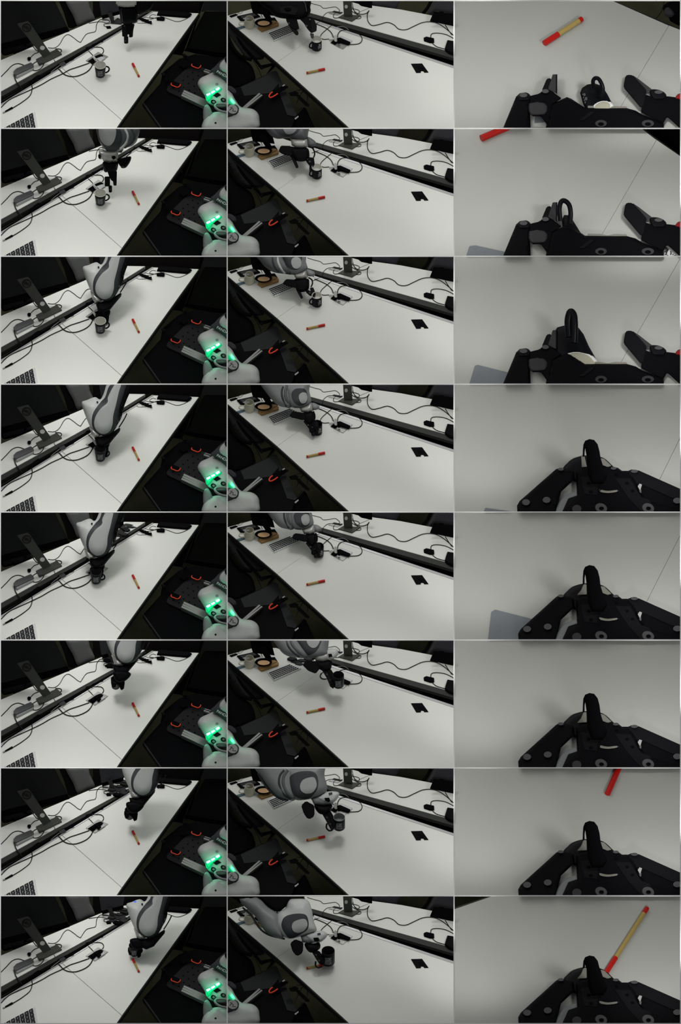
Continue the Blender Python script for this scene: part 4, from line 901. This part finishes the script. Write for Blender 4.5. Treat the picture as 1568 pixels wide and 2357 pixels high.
mid_arm(5, 'grey robot arm carrying the mug past the keyboard', (730, 330), 120, [
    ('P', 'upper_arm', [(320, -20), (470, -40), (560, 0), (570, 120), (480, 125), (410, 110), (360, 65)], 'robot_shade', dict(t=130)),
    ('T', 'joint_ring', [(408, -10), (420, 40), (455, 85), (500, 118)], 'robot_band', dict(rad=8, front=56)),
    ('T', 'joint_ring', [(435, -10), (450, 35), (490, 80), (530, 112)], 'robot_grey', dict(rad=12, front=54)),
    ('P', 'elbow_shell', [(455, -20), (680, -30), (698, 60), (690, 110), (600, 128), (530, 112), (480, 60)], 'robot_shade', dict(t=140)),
    ('P', 'dark_cover', [(480, -20), (645, -20), (640, 40), (610, 85), (560, 108), (510, 80)], 'robot_band', dict(t=60, R=25, front=46)),
    ('P', 'oval_face', [(560, -25), (640, -20), (630, 35), (600, 58), (568, 45), (550, 12)], 'robot_face', dict(t=60, R=25, front=56)),
    ('B', 'wrist_ring', [(600, 92), (690, 70), (715, 100), (715, 142), (660, 156), (612, 148)], 'wrist_metal', dict(t=80, bev=8)),
    ('P', 'wrist_block', [(668, 82), (720, 60), (760, 68), (768, 92), (755, 120), (720, 138), (690, 125)], 'robot_white', dict(t=60, R=22, step=8)),
    ('B', 'block_port', [(690, 100), (722, 98), (728, 118), (700, 122)], 'black', dict(t=12, front=26, bev=1)),
    ('B', 'camera_housing', [(521, 176), (545, 145), (640, 150), (645, 195), (612, 236), (560, 215)], 'gripper_black', dict(t=60, bev=5)),
    ('P', 'gripper_mount', [(612, 152), (715, 144), (722, 185), (705, 215), (660, 215), (620, 190)], 'gripper_black', dict(t=70, R=20)),
    ('B', 'finger', [(648, 200), (685, 205), (730, 260), (745, 300), (735, 340), (712, 325), (690, 270)], 'gripper_dark', dict(t=30)),
    ('B', 'finger', [(690, 210), (718, 205), (745, 250), (752, 300), (738, 310)], 'gripper_black', dict(t=26, front=8)),
    ('D', 'bolt', (690, 240, 6, 6), 'gripper_grey', dict(front=18)), ('D', 'bolt', (712, 280, 5, 5), 'gripper_grey', dict(front=18)),
    ('T', 'hose', [(650, 230), (642, 255), (655, 272), (680, 275)], 'cable_black', dict(rad=4))])
mid_arm(6, 'large grey robot arm holding the mug over the desk centre', (720, 430), 130, [
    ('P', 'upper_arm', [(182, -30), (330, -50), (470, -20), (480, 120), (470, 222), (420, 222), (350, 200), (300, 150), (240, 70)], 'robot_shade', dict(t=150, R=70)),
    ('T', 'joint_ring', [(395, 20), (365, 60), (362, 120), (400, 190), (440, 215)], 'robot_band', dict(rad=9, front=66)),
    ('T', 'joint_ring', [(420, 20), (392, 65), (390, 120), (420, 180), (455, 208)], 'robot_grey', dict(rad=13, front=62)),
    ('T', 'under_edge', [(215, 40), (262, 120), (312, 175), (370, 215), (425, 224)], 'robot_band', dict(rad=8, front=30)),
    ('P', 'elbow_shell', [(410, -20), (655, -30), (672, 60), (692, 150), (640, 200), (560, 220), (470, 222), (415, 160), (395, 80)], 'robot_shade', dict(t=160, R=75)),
    ('P', 'dark_cover', [(432, 70), (480, 34), (560, 24), (610, 40), (630, 90), (622, 150), (585, 200), (540, 218), (480, 205), (440, 150)], 'robot_band', dict(t=70, R=30, front=54)),
    ('P', 'oval_face', [(505, 120), (530, 82), (590, 66), (612, 85), (618, 130), (590, 172), (545, 180), (512, 160)], 'robot_face', dict(t=70, R=30, front=64)),
    ('B', 'wrist_ring', [(580, 215), (690, 165), (740, 230), (730, 252), (660, 262), (600, 255)], 'robot_shade', dict(t=90, bev=10)),
    ('P', 'wrist_block', [(625, 205), (690, 168), (745, 165), (774, 176), (768, 205), (738, 240), (690, 245), (640, 230)], 'robot_white', dict(t=80, R=24, step=9, front=10)),
    ('B', 'block_port', [(672, 210), (705, 208), (714, 232), (700, 240), (678, 230)], 'black', dict(t=12, front=46, bev=1)),
    ('B', 'block_label', [(700, 176), (724, 170), (728, 184), (704, 192)], 'robot_band', dict(t=6, front=50, bev=1)),
    ('B', 'camera_housing', [(512, 262), (545, 230), (604, 262), (604, 330), (585, 352), (556, 355), (530, 318)], 'gripper_black', dict(t=60, bev=6)),
    ('P', 'gripper_mount', [(605, 252), (660, 262), (722, 252), (720, 290), (700, 318), (645, 322), (612, 290)], 'gripper_black', dict(t=80, R=22)),
    ('B', 'finger', [(655, 318), (690, 315), (730, 370), (738, 430), (715, 428), (690, 380)], 'gripper_dark', dict(t=30)),
    ('B', 'finger', [(690, 310), (715, 300), (735, 335), (750, 390), (735, 420)], 'gripper_black', dict(t=28, front=8)),
    ('D', 'bolt', (690, 345, 6, 6), 'gripper_grey', dict(front=18)), ('D', 'bolt', (712, 390, 6, 6), 'gripper_grey', dict(front=18)),
    ('T', 'finger_loop', [(690, 385), (686, 415), (705, 435), (728, 430)], 'mug_black', dict(rad=6))])
mid_arm(7, 'large white robot arm bent at the elbow above the marker', (650, 480), 70, [
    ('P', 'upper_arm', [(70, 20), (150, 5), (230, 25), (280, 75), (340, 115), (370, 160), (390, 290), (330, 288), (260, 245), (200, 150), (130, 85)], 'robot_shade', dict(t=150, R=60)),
    ('P', 'black_elbow', [(205, -20), (430, -20), (425, 50), (380, 100), (340, 112), (280, 75), (240, 35)], 'soft_black', dict(t=60, R=25)),
    ('P', 'top_link', [(-10, -20), (200, -20), (190, 20), (150, 45), (90, 55), (60, 30)], 'soft_black', dict(t=90, R=30)),
    ('T', 'joint_ring', [(335, 118), (305, 150), (300, 200), (325, 255), (360, 290)], 'robot_band', dict(rad=6, front=66)),
    ('T', 'joint_ring', [(352, 118), (325, 155), (320, 205), (345, 255), (385, 288)], 'robot_grey', dict(rad=12, front=60)),
    ('T', 'under_edge', [(110, 85), (170, 140), (225, 225), (290, 272), (400, 300)], 'robot_band', dict(rad=7, front=26)),
    ('P', 'elbow_shell', [(350, 120), (400, 90), (425, 35), (470, 24), (555, 32), (585, 100), (600, 180), (618, 242), (560, 270), (500, 285), (430, 298), (370, 270), (330, 200)], 'robot_white', dict(t=160, R=75)),
    ('P', 'dark_cover', [(378, 185), (400, 148), (460, 128), (535, 130), (560, 165), (560, 225), (520, 262), (440, 298), (405, 270), (380, 225)], 'robot_band', dict(t=70, R=30, front=54)),
    ('P', 'oval_face', [(448, 210), (465, 180), (520, 162), (548, 172), (554, 210), (530, 245), (490, 258), (458, 245)], 'robot_face', dict(t=70, R=30, front=64)),
    ('B', 'wrist_ring', [(508, 282), (600, 250), (640, 300), (620, 325), (560, 332), (520, 322)], 'robot_shade', dict(t=90, bev=10)),
    ('P', 'wrist_block', [(545, 275), (600, 252), (650, 242), (690, 262), (685, 290), (650, 320), (600, 325), (560, 305)], 'robot_white', dict(t=80, R=24, step=9, front=10)),
    ('B', 'block_port', [(595, 292), (630, 290), (640, 310), (625, 320), (602, 316)], 'black', dict(t=12, front=46, bev=1)),
    ('B', 'block_label', [(622, 262), (644, 257), (648, 270), (626, 276)], 'robot_band', dict(t=6, front=50, bev=1)),
    ('B', 'camera_housing', [(436, 330), (470, 302), (528, 322), (524, 390), (505, 410), (480, 418), (452, 385)], 'gripper_black', dict(t=60, bev=6)),
    ('P', 'gripper_mount', [(538, 330), (600, 330), (638, 325), (642, 365), (600, 392), (570, 392), (545, 365)], 'gripper_black', dict(t=80, R=22)),
    ('B', 'finger', [(582, 385), (620, 380), (655, 420), (662, 480), (640, 478), (615, 440)], 'gripper_dark', dict(t=30)),
    ('B', 'finger', [(610, 375), (640, 385), (668, 430), (672, 470), (650, 470)], 'gripper_black', dict(t=28, front=8)),
    ('D', 'bolt', (615, 410, 6, 6), 'gripper_grey', dict(front=18)), ('D', 'bolt', (636, 450, 6, 6), 'gripper_grey', dict(front=18)),
    ('T', 'finger_loop', [(612, 455), (612, 485), (632, 498), (655, 488)], 'mug_black', dict(rad=6))])
smudge(1, 5, [(450, 128), (480, 150), (520, 140), (500, 165), (560, 130)], 5, 'pale grey smudge under the arm, built as jagged shards')

# ================================================================ RIGHT COLUMN
SEAMS = {0: ((1482, 176), (1155, 728)), 1: ((1397, 84), (1025, 728)), 2: ((1560, 20), (1155, 728)), 3: ((1562, 368), (1415, 668)), 4: ((1562, 160), (1335, 610))}
for r in range(8):
    t = Thing('near_desk', 'pale grey desk seen close up under the gripper', 'desk', 2, r, (780, 440, 0))
    if r in (0, 1):
        a, b = SEAMS[r]; dx, dy = b[0] - a[0], b[1] - a[1]; e = (b[0] + dx * .24, b[1] + dy * .24)
        corner = ((1090, 4), (1564, 207)) if r == 0 else ((1294, 4), (1564, 197))
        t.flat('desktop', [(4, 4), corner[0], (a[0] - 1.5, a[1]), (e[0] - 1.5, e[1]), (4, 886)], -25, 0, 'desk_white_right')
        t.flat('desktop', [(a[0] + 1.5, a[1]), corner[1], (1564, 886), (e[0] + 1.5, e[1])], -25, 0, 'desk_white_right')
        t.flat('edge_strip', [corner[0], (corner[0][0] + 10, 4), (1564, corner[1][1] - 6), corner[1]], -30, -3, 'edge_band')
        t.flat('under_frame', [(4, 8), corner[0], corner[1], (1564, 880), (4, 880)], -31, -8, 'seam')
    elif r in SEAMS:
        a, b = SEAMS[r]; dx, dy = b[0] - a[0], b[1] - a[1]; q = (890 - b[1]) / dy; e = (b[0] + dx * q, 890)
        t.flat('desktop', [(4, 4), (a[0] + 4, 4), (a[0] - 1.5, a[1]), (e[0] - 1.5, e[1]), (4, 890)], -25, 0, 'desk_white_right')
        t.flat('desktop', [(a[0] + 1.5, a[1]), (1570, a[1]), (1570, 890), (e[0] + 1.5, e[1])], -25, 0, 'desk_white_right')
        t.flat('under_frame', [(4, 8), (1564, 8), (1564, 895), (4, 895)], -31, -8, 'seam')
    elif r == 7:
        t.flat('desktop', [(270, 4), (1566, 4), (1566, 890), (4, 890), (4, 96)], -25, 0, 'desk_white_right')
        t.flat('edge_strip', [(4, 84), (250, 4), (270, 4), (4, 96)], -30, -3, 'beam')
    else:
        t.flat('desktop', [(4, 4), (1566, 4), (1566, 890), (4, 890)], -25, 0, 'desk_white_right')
    t.tube('leg', [(200, 300, -28), (200, 700, -718)], 14, 'black'); t.tube('leg', [(1300, 300, -28), (1300, 700, -718)], 14, 'black')
t = Thing('floor_bag', 'dark grey bag on the floor in the top right corner', 'bag', 2, 0, (1510, 90, -300))
t.puff('body', [(1440, 60), (1470, 20), (1575, -10), (1580, 170), (1500, 150), (1480, 120)], 'black', t=60, R=30, hb=-300, yb=150, k=.3)
t.puff('pale_patch', [(1450, 70), (1480, 50), (1520, 90), (1500, 118), (1460, 110)], 'chair_dim', t=50, R=20, hb=-260, yb=150, k=.3)
t.tube('strap', [(1450, 10, -250), (1435, 70, -280), (1395, 130, -300)], 4, 'cable_black')
t = Thing('floor_bag', 'black bag on the floor beyond the desk corner', 'bag', 2, 1, (1480, 60, -300))
t.puff('body', [(1320, -20), (1590, -20), (1590, 220), (1500, 150), (1400, 80)], 'black', t=60, R=30, hb=-300, yb=150, k=.3)
marker(2, 0, (624, 298), (884, 130), 21, 'red and tan marker pen on the open desk', cap=.37)
marker(2, 1, (190, 72), (500, -60), 24, 'red capped marker pen cut by the top edge', cap=.6)
marker(2, 6, (1060, 180), (1210, -160), 21, 'red capped marker pen cut by the top edge', cap=.6)
marker(2, 7, (1038, 550), (1332, 88), 19, 'red and tan marker pen slanting up right', cap=.26)
for r, p in {1: [(82, 892), (108, 812), (150, 806), (350, 850), (420, 892)], 2: [(105, 892), (145, 755), (165, 748), (420, 812), (400, 892)], 3: [(203, 892), (218, 852), (400, 878), (460, 892)], 4: [(235, 892), (258, 688), (285, 672), (560, 742), (520, 892)]}.items():
    t = Thing('laptop', 'grey blue closed laptop corner at the lower left', 'laptop', 2, r, (p[1][0] + 80, p[1][1] + 60, 0))
    t.flat('lid', p, 4, 14, 'laptop_blue', bev=3); t.flat('base', [(x + 3, y + 6) for x, y in p], 0, 6, 'charcoal')
t = Thing('note_card', 'small pale card on the desk between the gripper links', 'card', 2, 0, (590, 840, 0))
t.flat('card', [(552, 800), (600, 795), (640, 845), (636, 862), (548, 858)], 0, 2, 'robot_white'); t.flat('picture', [(560, 800), (600, 798), (634, 842), (556, 848)], 2, 3, 'laptop_blue')
t = Thing('patterned_card', 'black and white patterned card at the right corner', 'card', 2, 1, (1490, 850, 0))
t.flat('card', [(1448, 806), (1475, 808), (1545, 884), (1440, 884)], 0, 2, 'keyboard_white')
rn = random.Random(5)
t.flats('printed_pattern', [[(x, y), (x + 9, y - 3), (x + 11, y + 3), (x + 2, y + 6)] for x, y in [(1452 + rn.uniform(0, 70) * q / 7 + 1, 815 + q * 9) for q in range(8) for _ in range(4)]], 2, 3, 'key_black')
def open_grip(r):
    t = Thing('robot_gripper', 'black two-finger gripper held open, seen from above', 'gripper', 2, r, (800, 880, 90), 'grippers in the right column')
    Q = dict(hb=34, yb=880, k=.1)
    t.puff('outer_link', [(335, 900), (345, 870), (430, 665), (455, 642), (500, 636), (528, 655), (532, 690), (525, 760), (532, 900)], 'gripper_black', t=60, R=16, curve=False, **Q)
    t.puff('knuckle', [(440, 660), (470, 640), (510, 640), (530, 662), (525, 690), (480, 700), (445, 690)], 'gripper_dark', t=70, R=18, front=8, step=9, **Q)
    t.disc('bolt', 481, 655, 27, 15, 'bolt', t=10, front=44, **Q)
    t.prism('cross_link', [(520, 662), (590, 645), (625, 615), (660, 612), (700, 645), (745, 678), (680, 720), (665, 890), (600, 800), (540, 802), (525, 770)], 'gripper_black', t=50, bev=6, **Q)
    t.puff('inner_cap', [(520, 712), (600, 700), (645, 725), (640, 780), (600, 795), (530, 790)], 'gripper_grey', t=40, R=18, front=16, step=10, **Q)
    t.prism('finger', [(608, 622), (640, 545), (652, 538), (672, 540), (660, 640)], 'gripper_dark', t=50, bev=5, **Q)
    t.prism('finger_pad', [(682, 512), (712, 512), (711, 645), (690, 636), (650, 614)], 'gripper_grey', t=40, bev=3, front=12, **Q)
    t.prism('pad_edge', [(705, 512), (714, 512), (713, 650), (704, 640)], 'gripper_black', t=42, bev=1, front=14, **Q)
    t.disc('bolt', 632, 628, 24, 14, 'bolt', t=10, front=34, **Q)
    t.puff('palm', [(630, 900), (670, 720), (780, 668), (810, 680), (905, 742), (1195, 745), (1255, 762), (1300, 790), (1445, 845), (1450, 900)], 'gripper_black', t=70, R=18, curve=False, front=8, **Q)
    t.prism('palm_pad', [(924, 728), (1010, 730), (1060, 740), (1110, 730), (1190, 732), (1196, 746), (924, 748)], 'pad', t=20, bev=2, **Q)
    t.prism('palm_rib', [(860, 832), (940, 768), (975, 770), (900, 828)], 'gripper_dark', t=10, front=44, bev=2, **Q)
    for x, rx in ((1015, 40), (1338, 42)):
        t.disc('bolt_ring', x, 850, rx, 24, 'gripper_grey', t=10, front=44, n=24, **Q); t.disc('bolt_core', x, 854, rx * .5, 12, 'black', t=10, front=48, **Q)
    t.prism('finger', [(1184, 522), (1195, 515), (1232, 517), (1330, 622), (1310, 735), (1288, 743), (1172, 605), (1170, 590)], 'gripper_dark', t=50, bev=6, **Q)
    t.prism('finger_top', [(1230, 516), (1275, 545), (1372, 620), (1330, 628)], 'gripper_grey', t=44, bev=4, front=-4, **Q)
    t.puff('knuckle', [(1350, 622), (1400, 616), (1445, 632), (1466, 660), (1440, 690), (1370, 680)], 'gripper_dark', t=60, R=16, step=10, front=8, **Q)
    t.disc('bolt', 1412, 634, 28, 12, 'bolt', t=10, front=38, **Q)
    t.prism('outer_link', [(1320, 650), (1370, 668), (1466, 662), (1575, 675), (1575, 900), (1500, 830), (1470, 805), (1444, 850), (1288, 772)], 'gripper_black', t=46, bev=6, **Q)
    t.puff('red_cap', [(1526, 672), (1545, 648), (1580, 645), (1580, 690), (1535, 682)], 'dark_red', t=40, R=14, step=8, front=16, label='dark red cap', **Q)
for r in (0, 1, 2): open_grip(r)
def closed_grip(r, first=False):
    t = Thing('robot_gripper', 'black two-finger gripper closed on the mug, from above', 'gripper', 2, r, (900, 880, 90), 'grippers in the right column')
    Q = dict(hb=34, yb=880, k=.1); f = (0 if not first else 8)
    t.puff('outer_link', [(448 - f, 900), (444 - f, 840), (462 - f, 808), (705, 588), (730, 573 + f), (770, 578 + f), (830, 600), (830, 660), (740, 745), (700, 900)], 'gripper_black', t=60, R=16, curve=False, **Q)
    t.puff('mug_wall', [(705, 900), (710, 850), (760, 775), (850, 745), (860, 800), (840, 900)], 'robot_shade', t=30, R=14, label='lit mug wall behind, its brightness put in the colour', **Q)  # mug wall behind the gripper; its lit look is in the colour
    t.prism('link_rib', [(740, 900), (790, 790), (850, 770), (860, 790), (810, 840), (780, 900)], 'gripper_dark', t=30, front=10, bev=3, **Q)
    t.puff('palm', [(740, 900), (770, 860), (850, 770), (840, 600), (880, 578), (1060, 568), (1130, 578), (1160, 600), (1205, 600), (1260, 660), (1275, 740), (1340, 800), (1570, 860), (1570, 900)], 'gripper_black', t=70, R=18, curve=False, front=6, **Q)
    t.prism('palm_rib', [(1110, 650), (1215, 652), (1290, 780), (1350, 800), (1390, 890), (1300, 890), (1205, 790)], 'gripper_dark', t=10, front=42, bev=3, **Q)
    t.prism('palm_rib', [(870, 640), (940, 630), (1000, 700), (990, 770), (900, 760)], 'gripper_dark', t=8, front=40, bev=3, **Q)
    t.prism('finger_link', [(1195, 612), (1212, 590), (1268, 594), (1575, 730), (1575, 800), (1500, 790), (1310, 705), (1250, 690), (1200, 640)], 'gripper_dark', t=56, bev=8, front=4, **Q)
    t.prism('outer_link', [(1300, 700), (1570, 790), (1570, 900), (1380, 890), (1290, 760)], 'gripper_black', t=50, bev=6, **Q)
    t.prism('gap_slit', [(1268, 708), (1280, 688), (1298, 694), (1285, 736)], 'robot_face', t=8, front=48, bev=1, label='pale slit of desk', **Q)  # pale piece for the desk seen through the slit
    t.puff('pad_highlight', [(1005, 728), (1060, 738), (1125, 732), (1130, 742), (1070, 752), (1015, 746)], 'pad', t=12, R=6, front=46, step=7, **Q)
    for x, y, rx, ry in ((506 - f, 808 + f, 27, 21), (648 - f, 792 + f, 27, 21), (738, 580 + f, 20, 10), (1118 - f * 2, 582, 20, 10), (1245, 598 + f * .6, 24, 11), (1540, 805, 28, 20)):
        t.disc('bolt', x, y, rx, ry, 'bolt', t=10, front=42, **Q)
    for x in (1016, 1340):
        t.disc('bolt_ring', x, 856, 42, 32, 'bolt', t=10, front=44, n=24, rot=20, **Q); t.disc('bolt_core', x + 2, 858, 17, 12, 'black', t=10, front=50, **Q)
    t.disc('cap', 848, 862, 32, 28, 'gripper_grey', t=12, front=40, n=20, **Q)
    for x, y in ((1120, 620), (1195, 684), (1232, 738), (945, 742), (930, 682)): t.disc('screw_hole', x, y, 13, 8, 'black', t=6, front=48, **Q)
    t.prism('fingertip_pad', [(895, 500), (915, 500), (917, 570), (850, 574), (878, 540)] if not first else [(878, 490), (900, 492), (918, 572), (882, 576)], 'pad', t=24, bev=3, front=10, **Q)
    t.prism('fingertip_pad', [(1008, 512), (1035, 516), (1088, 566), (1060, 574), (1025, 560)], 'pad', t=24, bev=3, front=10, **Q)
    # mug whose handle rises between the pads
    m = Thing('mug', 'black mug held in the closed gripper, handle up', 'mug', 2, r, (900, 600, 40), 'mugs in the right column')
    P = dict(hb=120, yb=880, k=.25)
    m.puff('body', [(752, 600), (790, 540), (840, 508), (930, 492), (1030, 510), (1100, 570), (1150, 610), (1060, 680), (850, 680)], 'mug_black', t=50, R=35, **dict(P, hb=-2, k=.1))
    dy = {3: 5, 7: 38}.get(r, -8)
    m.puff('handle', [(x, y + (dy if y < 470 else 0)) for x, y in [(888, 505), (890, 450), (893, 415), (905, 388), (935, 376), (968, 382), (992, 412), (1005, 460), (1012, 510), (1030, 570), (1060, 640), (1030, 690), (950, 690), (925, 620), (918, 560), (916, 500), (910, 462), (906, 440), (902, 465), (902, 500)]], 'black', t=70, R=30, step=8, curve=False, front=30, **dict(P, hb=110, yb=690, k=.9))
for r in range(3, 8): closed_grip(r, r == 3)
# mugs under the open gripper
def tilted_mug(r, label, body, rim, inner, handle, dots, hrad=14):
    t = Thing('mug', label, 'mug', 2, r, (body[0][0] + 80, body[0][1], 0), 'mugs in the right column'); Q = dict(hb=30, yb=760, k=.15)
    t.puff('body', body, 'mug_black', t=56, R=50, curve=False, **Q)
    if rim: t.puff('rim', rim, 'plug_white', t=50, R=30, front=8, step=9, label='white glazed rim', **Q)
    if inner: t.puff('inside', inner, 'mug_inside_warm', t=50, R=30, front=12, step=9, label='beige inside', **Q)
    t.tube('handle', [(x, y, 75 + z) for x, y, z in [(a, b, c + (700 - b) * .5) for a, b, c in handle]], hrad, 'mug_black', seg=12)
    for x, y, rx, ry in dots: t.disc('printed_dot', x, y, rx, ry, 'bolt', t=4, front=30, n=12, **Q)
tilted_mug(0, 'black mug under the open gripper, pale rim showing', [(870, 640), (885, 605), (920, 582), (970, 574), (1020, 590), (1060, 650), (1098, 725), (1080, 770), (915, 770), (890, 710)],
    [(945, 745), (960, 712), (1000, 688), (1045, 684), (1085, 705), (1102, 735), (1080, 770), (960, 770)], [(955, 745), (970, 715), (1005, 694), (1045, 690), (1080, 708), (1092, 740), (1070, 770), (970, 770)],
    [(965, 600, -10), (960, 560, 10), (975, 538, 20), (1000, 545, 26), (1022, 585, 26), (1028, 625, 20), (1012, 665, 5)], [(901, 652, 8, 11), (912, 680, 9, 13), (895, 672, 4, 7), (890, 650, 4, 6), (906, 705, 5, 8), (900, 690, 4, 6)])
tilted_mug(1, 'black mug mostly hidden behind the open gripper', [(745, 640), (760, 600), (800, 600), (830, 650), (880, 730), (900, 770), (760, 770)], None, None,
    [(735, 640, 10), (728, 560, 20), (740, 510, 30), (765, 502, 34), (795, 530, 34), (806, 590, 30), (800, 660, 20)], [], 17)
tilted_mug(2, 'black mug filling the open gripper, beige inside', [(680, 640), (680, 540), (715, 492), (770, 478), (860, 495), (895, 540), (930, 620), (975, 700), (1000, 760), (780, 770), (690, 700)],
    [(740, 690), (775, 662), (850, 650), (930, 668), (970, 700), (992, 740), (960, 765), (760, 765)], [(755, 692), (785, 668), (850, 656), (925, 674), (962, 704), (985, 742), (955, 765), (770, 765)],
    [(795, 560, 10), (788, 460, 20), (798, 400, 30), (812, 388, 34), (828, 420, 34), (832, 500, 30), (828, 600, 20)], [], 26)
for o in bpy.data.objects:
    if 'desc' in o: del o['desc']
